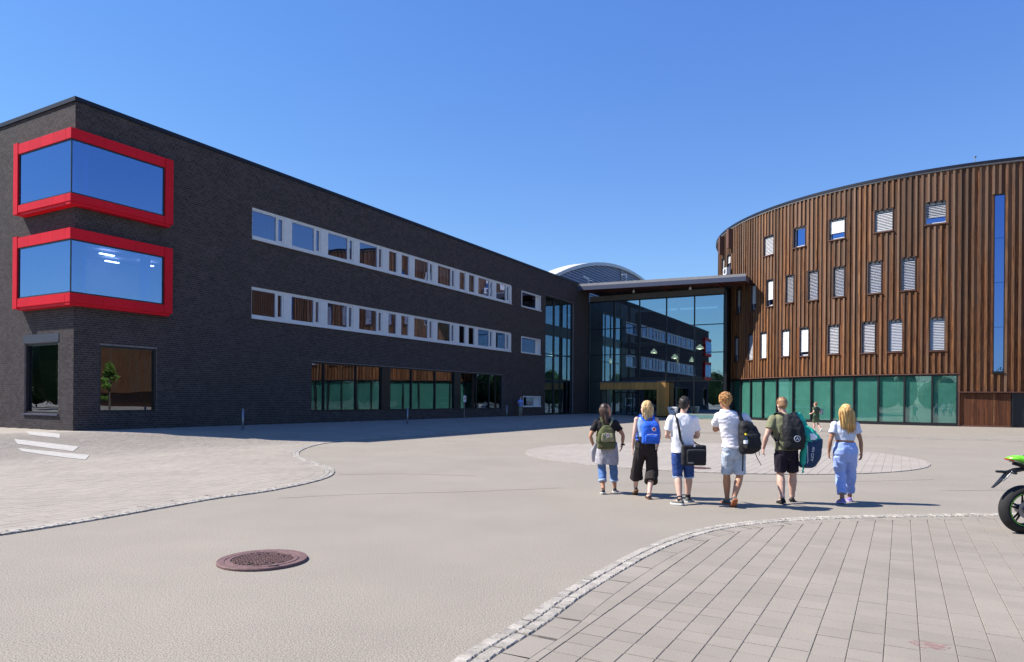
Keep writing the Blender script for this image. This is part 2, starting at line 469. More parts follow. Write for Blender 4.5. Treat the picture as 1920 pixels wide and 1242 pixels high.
PV = 0.218   # paver pitch
def paver_template(w=PV, gap=0.0025, gx=0.012, ch=0.004, dp=0.016):
    a = w / 2 - gap / 2; b = a - ch; a2 = w / 2 - gx / 2; b2 = a2 - ch
    sq = [(-1, -1), (1, -1), (1, 1), (-1, 1)]
    vs = [(x * a2, y * a, -dp) for x, y in sq] + [(x * a2, y * a, -0.004) for x, y in sq] + [(x * b2, y * b, 0) for x, y in sq]
    q = []
    for l in (0, 4):
        for k in range(4): q.append((l + k, l + (k + 1) % 4, l + 4 + (k + 1) % 4, l + 4 + k))
    q.append((8, 9, 10, 11))
    return np.array(vs), np.array(q)
PT_V, PT_Q = paver_template()
ROT_U = math.atan2(U[1], U[0])

def clip_poly(poly, p, n):      # keep the side (x-p).n >= 0
    out = []
    for i in range(len(poly)):
        a, b = poly[i], poly[(i + 1) % len(poly)]
        da, db = float((a - p) @ n), float((b - p) @ n)
        if da >= 0: out.append(a)
        if (da >= 0) != (db >= 0): out.append(a + (b - a) * (da / (da - db)))
    return out

def pavement(name, label, curve, off, keep, bbox, mats, geo_dist=1e9, border=True, setts=True, seed=1, maxind=300):
    rr = random.Random(seed)
    root = empty(name, (curve.P[len(curve.P) // 2][0], curve.P[len(curve.P) // 2][1], 0))
    tag(root, label, None, kind='structure')
    # --- grid cells
    x0, x1, y0, y1 = bbox
    n = int(max(x1 - x0, y1 - y0) / PV * 1.5)
    gi, gj = np.meshgrid(np.arange(-n, n + 1), np.arange(-n, n + 1))
    c0 = np.array(((x0 + x1) / 2, (y0 + y1) / 2))
    ctr = c0 + gi.ravel()[:, None] * PV * U + (gj.ravel()[:, None] * PV) * NR
    jit = np.array([rr.uniform(-0.02, 0.02) for _ in range(2 * n + 1)])
    ctr = ctr + (jit[gj.ravel() + n])[:, None] * U
    m = (ctr[:, 0] > x0) & (ctr[:, 0] < x1) & (ctr[:, 1] > y0) & (ctr[:, 1] < y1)
    ctr = ctr[m]; ctr = ctr[keep(ctr)]
    d, idx = curve.sd(ctr)
    m = d > off - 0.11; ctr, d, idx = ctr[m], d[m], idx[m]
    dist = np.hypot(ctr[:, 0], ctr[:, 1])
    m = dist < geo_dist; ctr, d, idx, dist = ctr[m], d[m], idx[m], dist[m]
    order = np.argsort(dist); ctr, d, idx = ctr[order], d[order], idx[order]
    ca, sa = math.cos(ROT_U), math.sin(ROT_U)
    rotm = np.array(((ca, -sa), (sa, ca)))
    me_p = np_mesh('paver', PT_V, PT_Q, (0, 0, 0)); me_p.materials.append(mats[0])
    ind = 0; fv = []; fq = []; nv = 0
    odd = MB()
    for c, dd, ii in zip(ctr, d, idx):
        z = float(h_of(c[0], c[1])) + 0.018 + rr.uniform(-0.0012, 0.0012)
        if dd < off + 0.17:
            poly = [c + rotm @ np.array(((PV / 2 - 0.004) * x, (PV / 2 - 0.004) * y)) for x, y in ((-1, -1), (1, -1), (1, 1), (-1, 1))]
            poly = clip_poly(poly, curve.P[ii] + curve.N[ii] * off, curve.N[ii])
            if len(poly) < 3: continue
            k = len(poly)
            cen = sum(poly) / k
            top = [cen + (p - cen) * 0.96 for p in poly]
            tgt = odd
            if ind < maxind: tgt = MB()
            tgt.rings([[(p[0], p[1], z - 0.022) for p in poly], [(p[0], p[1], z - 0.004) for p in poly], [(p[0], p[1], z) for p in top]], True)
            if ind < maxind:
                tgt.build('paver', mats[0], root); ind += 1
            continue
        if ind < maxind:
            link_mesh('paver', me_p, (c[0], c[1], z), root, (rr.uniform(-.003, .003), rr.uniform(-.003, .003), ROT_U)); ind += 1
        else:
            v = PT_V.copy(); v[:, :2] = v[:, :2] @ rotm.T + c; v[:, 2] += z
            fv.append(v); fq.append(PT_Q + nv); nv += 12
    if border:
        l = 0.0
        while l < curve.L[-1] - 0.1:
            p, t, nn = curve.at(l)
            if np.hypot(*p) < geo_dist:
                q = p + nn * (off - 0.108)
                z = float(h_of(q[0], q[1])) + 0.018
                a = math.atan2(t[1], t[0]); rm = np.array(((math.cos(a), -math.sin(a)), (math.sin(a), math.cos(a))))
                v = PT_V.copy(); v[:, :2] = v[:, :2] @ rm.T + q; v[:, 2] += z
                fv.append(v); fq.append(PT_Q + nv); nv += 12
            l += PV
    if fv:
        o0 = (ctr[0][0], ctr[0][1], 0)
        me = np_mesh('paver_field', np.concatenate(fv), np.concatenate(fq), o0); me.materials.append(mats[1])
        tag(link_mesh('paver_field', me, o0, root), kind='stuff')
    if odd.v: tag(odd.build('cut_paver_field', mats[1], root), kind='stuff')
    if setts:
        vari = []
        for k in range(6):
            b = MB(); sx, sy = 0.052 * rr.uniform(.9, 1.08), 0.050
            ring = lambda s, z, jj: [(sx * s * x + rr.uniform(-jj, jj), sy * s * y + rr.uniform(-jj, jj), z + rr.uniform(-jj, jj) * 0.4) for x, y in ((-1, -1), (0, -1.03), (1, -1), (1, 1), (0, 1.03), (-1, 1))]
            b.rings([ring(1, -0.03, .002), ring(1, -0.008, .004), ring(0.84, 0.0, .005)])
            me = b.mesh('sett'); me.materials.append(M['sett']); vari.append(me)
        lst = []
        for row in (0.054, 0.164):
            l = rr.uniform(0, 0.05)
            while l < curve.L[-1] - 0.1:
                p, t, nn = curve.at(l)
                q = p + nn * (row + rr.uniform(-.004, .004))
                lst.append((np.hypot(*q), q, math.atan2(t[1], t[0]) + rr.uniform(-.05, .05), rr.uniform(0.92, 1.12)))
                l += 0.113 * lst[-1][3]
        lst.sort(key=lambda e: e[0])
        bulk = MB()
        for k, (dd, q, a, s) in enumerate(lst):
            z = float(h_of(q[0], q[1])) + 0.025 + rr.uniform(-.002, .002)
            me = vari[k % 6]
            if k < 300:
                o = link_mesh('sett', me, (q[0], q[1], z), root, (rr.uniform(-.03, .03), rr.uniform(-.03, .03), a)); o.scale = (s, 1, 1)
            else:
                ca, sa = math.cos(a), math.sin(a)
                bulk.add([(q[0] + ca * v.co.x * s - sa * v.co.y, q[1] + sa * v.co.x * s + ca * v.co.y, z + v.co.z) for v in me.vertices],
                         [tuple(p.vertices) for p in me.polygons])
        st_ = MB(); rs = []
        for i in range(0, len(curve.P), 3):
            rs.append([(q[0], q[1], float(h_of(q[0], q[1])) + dz) for q, dz in ((curve.P[i] + curve.N[i] * 0.012, -0.02), (curve.P[i] + curve.N[i] * 0.012, 0.0165), (curve.P[i] + curve.N[i] * 0.45, 0.0085), (curve.P[i] + curve.N[i] * 0.45, -0.02))])
        st_.rings(rs); st_.build('sett_bed', M['bed_pale'], root)
        if bulk.v: tag(bulk.build('sett_row', M['sett_field'], root), kind='stuff')
    return root

def bed(root, name, cells, z_off, m, size):
    b = MB()
    for c in cells:
        s = size / 2
        b.add([(c[0] + x * s, c[1] + y * s, float(h_of(c[0] + x * s, c[1] + y * s)) + z_off) for x, y in ((-1, -1), (1, -1), (1, 1), (-1, 1))], [(0, 1, 2, 3)])
    return b.build(name, m, root, recalc=False)

# right-hand paving in the foreground
curR = Curve([(-1.05, 2.6), (-0.62, 3.75), (-0.37, 4.54), (0.05, 5.32), (0.44, 6.14), (0.94, 7.06), (1.49, 7.98), (2.13, 8.85), (2.8, 9.5), (3.64, 10.0), (4.73, 10.36), (6.04, 10.58), (7.57, 10.76), (10.5, 11.0)], -1)
allk = lambda c: np.ones(len(c), bool)
pr = pavement('pavement', 'grey concrete block paving with a double row of granite setts, in the right foreground', curR, 0.44,
              lambda c: (c[:, 1] > 2.8), (-1.5, 10.4, 2.8, 11.2), (M['paver'], M['paver_field']), seed=3)
def cells_in(curve, bbox, size, keep, off):
    xs = np.arange(bbox[0], bbox[1], size); ys = np.arange(bbox[2], bbox[3], size)
    X, Y = np.meshgrid(xs, ys); c = np.stack([X.ravel(), Y.ravel()], -1)
    c = c[keep(c)]
    d, _ = curve.sd(c)
    return c[d > off]
bed(pr, 'joint_bed', cells_in(curR, (-1.5, 10.4, 2.8, 11.2), 0.2, allk, 0.30), 0.012, M['bed'], 0.2)

# left-hand paving along the brick building
curL = Curve([(-8.4, 5.2), (-7.3, 6.9), (-6.27, 8.51), (-5.72, 9.7), (-5.39, 10.63), (-4.98, 11.74), (-4.45, 12.7), (-4.05, 14.1), (-3.98, 15.4), (-4.35, 16.9), (-5.11, 18.3), (-5.95, 19.8), (-6.62, 21.6), (-7.0, 23.6), (-7.1, 25.7), (-6.8, 27.7), (-6.0, 29.7), (-3.5, 34.3), (0, 40.5), (4, 47.6), (8, 54.8), (12, 62), (15.5, 67.5)], 1)
def keepL(c):
    n = (c - C1) @ NR; m = (c - C1) @ NL
    return ((n > 0.05) | (m > 0.05)) & (c[:, 0] > -34)
pl = pavement('pavement', 'pale block paving with a curving granite sett edge beside the dark brick building', curL, 0.44,
              keepL, (-34, 0, 5, 34), (M['paver_pale'], M['paver_pale_field']), geo_dist=33, seed=5)
cl = cells_in(curL, (-34, 16, 5, 80), 0.4, keepL, 0.32)
dd = np.hypot(cl[:, 0], cl[:, 1])
bed(pl, 'joint_bed', cl[dd < 33], 0.011, M['bed_pale'], 0.4)
bed(pl, 'far_paving', cl[dd >= 32.4], 0.014, M['paver_pale'], 0.4)

# round paving in the middle of the yard
CC = np.array((6.5, 22.45)); CR = 6.05
curC = Curve([CC + CR * np.array((math.cos(a), math.sin(a))) for a in np.linspace(-math.pi / 2, 1.5 * math.pi, 40)], 1)
pc = pavement('round_pavement', 'pale round area of block paving set in the middle of the asphalt', curC, 0.0,
              lambda c: np.linalg.norm(c - CC, axis=1) < CR + 0.2, (CC[0] - CR - 1, CC[0] + CR + 1, CC[1] - CR - 1, CC[1] + CR + 1),
              (M['circle_paver'], M['circle_paver_field']), border=False, setts=False, seed=8)
b = MB(); b.rings([[(CC[0] + (CR - 0.01) * math.cos(2 * math.pi * k / 64), CC[1] + (CR - 0.01) * math.sin(2 * math.pi * k / 64), z) for k in range(64)] for z in (-0.05, 0.012)])
b.build('joint_bed', M['circle_bed'], pc)

# flush pale line of setts in front of the timber tower
cu = Curve([(9, 37.6), (13, 36.2), (18.3, 33.9), (24, 31.2), (34, 26.5)], 1)
ln = MB()
for i in range(0, len(cu.P) - 6, 6):
    for o in (0.0, 1.25):
        a, bq = cu.P[i] + cu.N[i] * o, cu.P[i + 6] + cu.N[i + 6] * o
        a2, b2 = cu.P[i] + cu.N[i] * (o + 0.16), cu.P[i + 6] + cu.N[i + 6] * (o + 0.16)
        f = 0.96
        c = (a + bq + a2 + b2) / 4
        q = [c + (p - c) * f for p in (a, bq, b2, a2)]
        ln.corners([(p[0], p[1], -0.02) for p in q] + [(p[0], p[1], 0.014) for p in q])
tag(ln.build('kerb_line', M['sett_field']), 'two pale lines of flush setts crossing the asphalt in front of the timber building', None, kind='structure')

# ------------------------------------------------------------------ brick building
bb = empty('brick_building', (C1[0], C1[1], 0.28))
tag(bb, 'long dark brick school building with red corner windows and white window bands', 'building')
ZT = 13.90
OPEN_R = [(8.93, 36.65, 10.06, 11.72), (8.93, 36.65, 5.90, 7.56), (38.5, 42.3, 10.10, 11.53), (38.5, 42.3, 5.96, 7.42),
          (1.06, 3.66, 1.05, 3.92), (13.21, 35.24, 0.95, 3.85), (38.9, 42.4, 1.10, 2.08), (43.4, 49.9, 0.28, 11.8),
          (0.0, 4.0, 9.8, 12.5), (0.0, 4.0, 5.7, 8.45)]
OPEN_L = [(1.16, 3.84, 0.97, 4.0), (0.0, 3.95, 9.8, 12.5), (0.0, 3.95, 5.7, 8.45)]
def wall_core(F, t0, t1, z0, z1, ops, reveal):
    ts = sorted({t0, t1, *[o[0] for o in ops], *[o[1] for o in ops]}); zs = sorted({z0, z1, *[o[2] for o in ops], *[o[3] for o in ops]})
    ts = [t for t in ts if t0 <= t <= t1]; zs = [z for z in zs if z0 <= z <= z1]
    b = MB()
    for i in range(len(ts) - 1):
        for j in range(len(zs) - 1):
            tm, zm = (ts[i] + ts[i + 1]) / 2, (zs[j] + zs[j + 1]) / 2
            if any(o[0] < tm < o[1] and o[2] < zm < o[3] for o in ops): continue
            b.add([F(ts[i], 0, zs[j]), F(ts[i + 1], 0, zs[j]), F(ts[i + 1], 0, zs[j + 1]), F(ts[i], 0, zs[j + 1])], [(0, 1, 2, 3)])
            b.add([F(ts[i], -reveal, zs[j]), F(ts[i + 1], -reveal, zs[j]), F(ts[i + 1], -reveal, zs[j + 1]), F(ts[i], -reveal, zs[j + 1])], [(3, 2, 1, 0)])
    for o in ops:
        c = [(o[0], o[2]), (o[1], o[2]), (o[1], o[3]), (o[0], o[3])]
        for k in range(4):
            (a, z), (a2, z2) = c[k], c[(k + 1) % 4]
            b.add([F(a, 0, z), F(a2, 0, z2), F(a2, -reveal, z2), F(a, -reveal, z)], [(0, 1, 2, 3)])
    return b
core = wall_core(WF, 0, 53.9, 0.0, ZT, OPEN_R, 0.34)
c2 = wall_core(LF, 0, 20.0, 0.0, ZT, OPEN_L, 0.34)
core.add(c2.v, c2.f)
# back walls of the block
core.add([WF(53.9, 0, 0), WF(53.9, -16, 0), WF(53.9, -16, ZT), WF(53.9, 0, ZT)], [(0, 1, 2, 3)])
core.add([WF(0, -20, 0), WF(54, -20, 0), WF(54, -20, ZT), WF(0, -20, ZT)], [(0, 1, 2, 3)])
core.build('wall', M['mortar'], bb, recalc=False)

CO, BL, BH, BJ = 0.0945, 0.2405, 0.0845, 0.0125
def bricks(F, t1, ops, rs, start):
    lst = []
    nz = int((ZT - 0.02) / CO) + 1
    for j in range(nz):
        z0 = 0.02 + j * CO; z1 = min(z0 + BH, ZT)
        sh = (0.0, 0.5, 0.25, 0.75)[(j * 3) % 4] * BL + rs.uniform(-.006, .006)
        blocks = sorted((o[0], o[1]) for o in ops if o[2] < z1 - 0.01 and o[3] > z0 + 0.01)
        spans = []; cur = start
        for a, c in blocks:
            if a > cur: spans.append((cur, a))
            cur = max(cur, c)
        if cur < t1: spans.append((cur, t1))
        for a, c in spans:
            k = int((a - sh) / BL) - 1
            while True:
                p0 = sh + k * BL; p1 = p0 + BL - BJ; k += 1
                if p0 >= c: break
                q0, q1 = max(p0, a), min(p1, c)
                if q1 - q0 < 0.03: continue
                lst.append((q0, q1, z0, z1, 0.0045 + rs.uniform(-.0015, .002)))
    return lst
rb = random.Random(11)
blR = bricks(WF, 53.88, OPEN_R, rb, -0.011)
blL = bricks(LF, 19.98, OPEN_L, rb, -0.002)
def brick_arrays(lst, dirv, nrm):
    a = np.array(lst)
    P = lambda t, n, z: np.stack([C1[0] + t * dirv[0] + n * nrm[0], C1[1] + t * dirv[1] + n * nrm[1], z], -1)
    t0, t1, z0, z1, n = a.T; o = np.zeros_like(n) - 0.004
    vs = np.stack([P(t0, o, z0), P(t1, o, z0), P(t1, o, z1), P(t0, o, z1), P(t0, n, z0), P(t1, n, z0), P(t1, n, z1), P(t0, n, z1)], 1)
    return vs
vR = brick_arrays(blR, U, NR); vL = brick_arrays(blL, V, NL)
allv = np.concatenate([vR, vL])
dist = np.linalg.norm(allv.mean(1) - np.array((0, 0, CAM_H)), axis=1)
# only bricks inside the picture count for the 300 that show largest
px = allv.mean(1); inside = (px[:, 0] / px[:, 1] > -0.735)
order = np.argsort(np.where(inside, dist, 1e9))
BQ = np.array([(4, 5, 6, 7), (0, 1, 5, 4), (1, 2, 6, 5), (2, 3, 7, 6), (3, 0, 4, 7)])
for i in order[:300]:
    o = allv[i].mean(0)
    me = np_mesh('brick', allv[i], BQ, o); me.materials.append(M['brick_one'])
    link_mesh('brick', me, o, bb)
rest = allv[order[300:]]
q = (BQ[None] + (np.arange(len(rest)) * 8)[:, None, None]).reshape(-1, 4)
me = np_mesh('brickwork', rest.reshape(-1, 3), q, (C1[0], C1[1], 0)); me.materials.append(M['brick'])
tag(link_mesh('brickwork', me, (C1[0], C1[1], 0), bb), kind='stuff')

# roof slab and its metal edge
rf = MB(); rf.corners([WF(0, -0.1, ZT), WF(53.9, -0.1, ZT), WF(53.9, -20, ZT), WF(0, -20, ZT), WF(0, -0.1, ZT + 0.06), WF(53.9, -0.1, ZT + 0.06), WF(53.9, -20, ZT + 0.06), WF(0, -20, ZT + 0.06)])
rf.build('roof', M['roofing'], bb)
cp = MB(); cp.box(WF, -0.06, 53.9, -0.3, 0.06, ZT + 0.003, ZT + 0.175); cp.build('coping', M['coping'], bb)
cp = MB(); cp.box(LF, 0.301, 20.0, -0.3, 0.06, ZT + 0.003, ZT + 0.175); cp.build('coping', M['coping'], bb)

# inside: storey slabs, core walls, lamps
fl = MB()
for z0, z1 in ((4.75, 5.2), (8.95, 9.35), (13.2, 13.6)):
    fl.box(WF, 0.345, 53.5, -15, -0.345, z0, z1)
fl.box(WF, 0.345, 53.5, -15, -0.345, 0.2, 0.32)
fl.build('floor_slab', M['int_wall'], bb)
iw = MB(); iw.box(WF, 0.5, 53, -7.4, -7.2, 0.33, 13.15)
for t in (8.6, 11.4, 19.9, 28.3, 37.2, 43.0): iw.box(WF, t, t + 0.12, -7.19, -0.4, 0.33, 13.15)
iw.build('interior_wall', M['int_wall'], bb)
def lampbar(t, n, z, l=1.1):
    b = MB(); b.box(WF, t, t + l, n - 0.15, n, z - 0.05, z); return b.build('ceiling_lamp', M['lamp'], bb)
for t, n in ((3.6, -4.4), (4.8, -6.0), (6.2, -5.2)): lampbar(t, n, 8.75, 0.7)
for t in (14.6, 22.0, 24.0, 26.4): lampbar(t, -2.2, 8.75, 0.9)
for t in (30.2, 33.4): lampbar(t, -2.4, 13.0, 0.9)

# ---- corner windows: red boxes wrapping the corner
def pane(F, t0, t1, n, z0, z1, m, parent, th=0.02):
    b = MB(); b.box(F, t0, t1, n - th, n, z0, z1); return b.build('pane', m, parent)
PB = 0.38
def corner_window(zb, zt, gb, gt, lab, strips):
    root = empty('corner_window', WF(0, 0, zb), bb)
    tag(root, lab)
    p = PB
    # frame pieces as separate folded panels, 3 mm joints between them
    def run(F, a, b_, z0, z1, n, k, start=0.0):
        st = (b_ - a) / k
        for i in range(k):
            m = MB(); m.box(F, a + i * st + (0.004 if i else 0), a + (i + 1) * st - 0.004, 0.012, n, z0, z1); m.build('panel', M['red'], root)
    # long side (right): top, bottom, jamb ; corner column belongs to this side
    run(WF, -p, 3.75, gt, zt, p, 3); run(WF, -p, 3.75, zb, gb, p, 3)
    m = MB(); m.box(WF, 3.758, 4.15, 0.012, p + 0.015, zb, zt); m.build('panel', M['red'], root)
    # short side (left)
    run(LF, 0.012, 3.72, gt, zt, p - 0.003, 4); run(LF, 0.012, 3.72, zb, gb, p - 0.003, 4)
    m = MB(); m.box(LF, 3.728, 4.08, 0.012, p + 0.012, zb - 0.06, zt + 0.06); m.build('panel', M['red'], root)
    # soffit and drip edge under the box
    m = MB(); m.box(WF, -p + 0.02, 4.05, 0.012, p - 0.05, zb - 0.12, zb - 0.003); m.box(LF, 0.013, 3.8, 0.012, p - 0.06, zb - 0.12, zb - 0.003); m.build('soffit', M['red'], root)
    # black inner frame
    m = MB()
    for z0, z1 in ((gb + 0.002, gb + 0.06), (gt - 0.06, gt - 0.002)):
        m.box(WF, -p + 0.04, 3.745, p - 0.14, p - 0.04, z0, z1); m.box(LF, -p + 0.15, 3.71, p - 0.14, p - 0.04, z0, z1)
    m.box(WF, 3.67, 3.745, p - 0.14, p - 0.04, gb + 0.06, gt - 0.06); m.box(LF, 3.635, 3.71, p - 0.14, p - 0.04, gb + 0.06, gt - 0.06)
    m.box(WF, -p + 0.045, -p + 0.085, p - 0.085, p - 0.045, gb + 0.06, gt - 0.06)
    m.build('frame', M['black'], root)
    pane(WF, -p + 0.09, 3.665, p - 0.06, gb + 0.062, gt - 0.062, M['glass_bay'], root)
    pane(LF, -p + 0.09, 3.63, p - 0.06, gb + 0.062, gt - 0.062, M['glass_bay'], root)
    for F, a, c in strips:
        m = MB()
        nseg = max(3, int((c - a) / 0.06))
        r0 = [F(a + (c - a) * i / nseg, -0.45 + 0.03 * math.sin(i * 1.9), gb) for i in range(nseg + 1)]
        r1 = [Vector((q.x, q.y, gt)) for q in r0]
        r2 = [Vector((q.x, q.y, gb)) for q in r0]
        m.rings([[*r2], [*r1]], cap=False, closed=False)
        off = Vector((NR[0] if F is WF else NL[0], NR[1] if F is WF else NL[1], 0)) * -0.012
        m.rings([[q + off for q in r2], [q + off for q in r1]], cap=False, closed=False)
        m.build('curtain', M['curtain'], root, recalc=False)
corner_window(9.66, 12.63, 9.97, 12.2, 'upper red framed corner window', [(WF, 0.25, 0.75)])
corner_window(5.56, 8.57, 5.93, 8.13, 'lower red framed corner window with lit ceiling lamps behind it', [(WF, 0.25, 0.7), (WF, 3.1, 3.6), (LF, 0.4, 1.2)])

# ---- white window bands
MODS = [((8.99, 10.57), (10.70, 11.07)), ((11.72, 13.38), (13.52, 13.84)), ((14.52, 16.17), (16.32, 16.63)), ((17.28, 18.94), (19.09, 19.41)),
        ((20.14, 20.92),), ((21.49, 22.25),), ((22.94, 24.52), (24.70, 25.04)), ((25.73, 27.37), (27.52, 27.86)), ((28.61, 29.37),), ((29.94, 30.72),),
        ((31.34, 32.99), (33.13, 33.50)), ((34.17, 35.74), (35.92, 36.27))]
def ring_frame(F, t0, t1, z0, z1, w, n0, n1, b=None):
    b = b or MB()
    b.box(F, t0, t1, n0, n1, z0, z0 + w); b.box(F, t0, t1, n0, n1, z1 - w, z1)
    b.box(F, t0, t0 + w, n0, n1, z0 + w, z1 - w); b.box(F, t1 - w, t1, n0, n1, z0 + w, z1 - w)
    return b
def band(zb, zt, upper):
    root = empty('window_band', WF(8.93, 0, zb), bb)
    tag(root, ('upper' if upper else 'lower') + ' white band of windows')
    m = MB(); m.box(WF, 8.935, 36.645, -0.2, 0.035, zb + 0.005, zb + 0.15); m.box(WF, 8.90, 36.68, 0.004, 0.10, zb + 0.005 - 0.035, zb + 0.004); m.build('sill', M['white'], root)
    m = MB(); m.box(WF, 8.935, 36.645, -0.2, -0.03, zt - 0.10, zt - 0.005); m.build('head_frame', M['white'], root)
    prev = 8.94
    z0, z1 = zb + 0.155, zt - 0.105
    for i, mod in enumerate(MODS):
        l = mod[0][0] - 0.055; r = mod[-1][1] + 0.055
        if l - prev > 0.06:
            m = MB(); m.box(WF, prev + 0.004, l - 0.004, -0.18, -0.02, z0, z1); m.build('panel', M['white'], root)
        w = MB(); ring_frame(WF, l, r, z0, z1, 0.05, -0.19, -0.045, w)
        if len(mod) == 2: w.box(WF, mod[0][1] + 0.0, mod[1][0] - 0.05, -0.19, -0.045, z0 + 0.05, z1 - 0.05)
        w.build('window_frame', M['white'], root)
        pane(WF, mod[0][0] - 0.002, mod[0][1] - 0.002, -0.10, z0 + 0.052, z1 - 0.052, M['glass_strip'], root)
        if len(mod) == 2:
            s = ring_frame(WF, mod[1][0] - 0.045, mod[1][1] + 0.0, z0 + 0.052, z1 - 0.052, 0.06, -0.17, -0.03); s.build('sash', M['white'], root)
            pane(WF, mod[1][0] + 0.02, mod[1][1] - 0.062, -0.10, z0 + 0.115, z1 - 0.115, M['glass_strip'], root)
        cover = {6: 0.55, 7: 0.5, 9: 0.8, 10: 0.75, 11: 0.35}.get(i, 0) if upper else {}.get(i, 0)
        if cover:
            m = MB(); k = 10
            zz = z1 - (z1 - z0) * cover
            for q in range(k):
                za = zz + (z1 - zz) * q / k
                m.corners([WF(mod[0][0], -0.32, za), WF(mod[0][1], -0.32, za), WF(mod[0][1], -0.30, za), WF(mod[0][0], -0.30, za)]
                          + [WF(mod[0][0], -0.31, za + (z1 - zz) / k * .97), WF(mod[0][1], -0.31, za + (z1 - zz) / k * .97), WF(mod[0][1], -0.28, za + (z1 - zz) / k * .97), WF(mod[0][0], -0.28, za + (z1 - zz) / k * .97)])
            m.build('blind', M['curtain'], root)
        prev = r
    m = MB(); m.box(WF, prev + 0.004, 36.64, -0.19, 0.03, z0, z1); m.build('panel', M['white'], root)
band(10.06, 11.72, True); band(5.90, 7.56, False)

def deep_window(t0, t1, z0, z1, gt, lab):
    root = empty('window', WF(t0, 0, z0), bb); tag(root, lab)
    ring_frame(WF, t0 + 0.004, t1 - 0.004, z0 + 0.004, z1 - 0.004, 0.09, -0.33, 0.03).build('frame', M['white'], root)
    m = MB(); m.box(WF, gt, t1 - 0.095, -0.30, -0.16, z0 + 0.096, z1 - 0.096); m.build('panel', M['white'], root)
    m = MB(); m.box(WF, t0 - 0.04, t1 + 0.04, 0.032, 0.12, z0 - 0.03, z0 + 0.03); m.build('sill', M['white'], root)
    pane(WF, t0 + 0.096, gt - 0.003, -0.20, z0 + 0.096, z1 - 0.096, M['glass_strip'], root)
deep_window(38.5, 42.3, 10.10, 11.53, 41.6, 'upper single white window')
deep_window(38.5, 42.3, 5.96, 7.42, 41.6, 'lower single white window')
deep_window(38.9, 42.4, 1.10, 2.08, 41.3, 'low white window near the ground')

def black_window(F, t0, t1, z0, z1, bars, parent, g, n=-0.16, posts=()):
    root = empty('window', F(t0, 0, z0), parent)
    ring_frame(F, t0 + 0.004, t1 - 0.004, z0 + 0.004, z1 - 0.004, 0.08, -0.26, -0.06).build('frame', M['black'], root)
    edges = [t0 + 0.086]
    items = sorted([(b, b + 0.07) for b in bars] + [tuple(p) for p in posts])
    for a, c in items:
        m = MB(); m.box(F, a, c, -0.26, -0.07 if (a, c) not in posts else -0.03, z0 + 0.086, z1 - 0.086); m.build('mullion', M['black'], root)
        pane(F, edges[-1] + 0.002, a - 0.002, n, z0 + 0.086, z1 - 0.086, g, root)
        edges.append(c)
    pane(F, edges[-1] + 0.002, t1 - 0.088, n, z0 + 0.086, z1 - 0.086, g, root)
    return root
tag(black_window(WF, 1.06, 3.66, 1.05, 3.92, [], bb, M['glass_low']), 'square black framed window beside the corner')
tag(black_window(WF, 13.21, 35.24, 0.95, 3.85, [14.28, 17.06, 22.7, 25.53, 31.2, 33.2], bb, M['glass_low'], posts=((19.49, 20.36), (27.97, 28.87))), 'long ground floor window band')
tag(black_window(LF, 1.16, 3.84, 0.97, 4.0, [], bb, M['glass_low']), 'tall ground floor window on the short side')
m = MB(); m.box(LF, 1.1, 3.9, 0.002, 0.07, 0.90, 0.965); m.build('sill', M['fascia'], bb)
m = MB(); m.box(LF, 1.1, 3.9, -0.05, 0.025, 4.02, 4.38); m.build('lintel', M['lintel_dark'], bb)
# stair glazing next to the hall
sg = empty('stair_window', WF(43.4, 0, 0.28), bb); tag(sg, 'tall dark glazed stairwell front beside the hall')
ring_frame(WF, 43.404, 49.896, 0.3, 11.79, 0.10, -0.32, -0.12).build('frame', M['black'], sg)
cols = [43.51, 45.42, 45.68, 47.0, 48.72, 49.79]
for a, c in ((45.42, 45.68), (46.96, 47.04), (48.68, 48.76)):
    m = MB(); m.box(WF, a, c, -0.3, -0.13, 0.41, 11.68); m.build('mullion', M['black'], sg)
rows = [0.42, 3.66, 3.78, 6.15, 6.25, 8.02, 9.12, 11.67]
for z0, z1 in ((3.67, 3.77), (6.16, 6.24)):
    for a, c in ((43.51, 45.41), (45.69, 46.95), (47.05, 48.67), (48.77, 49.79)):
        m = MB(); m.box(WF, a, c, -0.29, -0.14, z0, z1); m.build('transom', M['black'], sg)
for a, c in ((43.51, 45.41), (45.69, 46.95), (47.05, 48.67), (48.77, 49.79)):
    m = MB(); m.box(WF, a, c, -0.28, -0.15, 8.03, 9.11); m.build('spandrel', M['black'], sg)
    for z0, z1 in ((0.42, 3.66), (3.78, 6.15), (6.25, 8.02), (9.12, 11.67)):
        pane(WF, a + 0.004, c - 0.004, -0.2, z0 + 0.004, z1 - 0.004, M['glass_hall'], sg)
# ------------------------------------------------------------------ glass entrance hall
hall = empty('entrance_hall', (BP[0], BP[1], 0.28))
tag(hall, 'glass fronted entrance hall between the brick block and the timber tower', 'building')
XS = [0.05, 2.92, 5.74, 8.62, 11.50, 14.42]
ZS = [0.30, 3.78, 6.63, 9.42, 12.36]
for k in range(1, 5):
    w = 0.11 if k == 1 else 0.05
    m = MB(); m.box(GF, XS[k] - w, XS[k] + w, -0.16, 0.05, 0.05, 12.30); m.build('mullion', M['black'], hall)
m = MB(); m.box(GF, 0.01, 0.12, -0.16, 0.05, 0.05, 12.3); m.build('mullion', M['black'], hall)
for j in range(1, 4):
    for k in range(5):
        a = XS[k] + (0.12 if k in (0, 1) else 0.055); c = XS[k + 1] - (0.12 if k == 0 else 0.055)
        m = MB(); m.box(GF, a, c, -0.15, 0.03, ZS[j] - 0.04, ZS[j] + 0.04); m.build('transom', M['black'], hall)
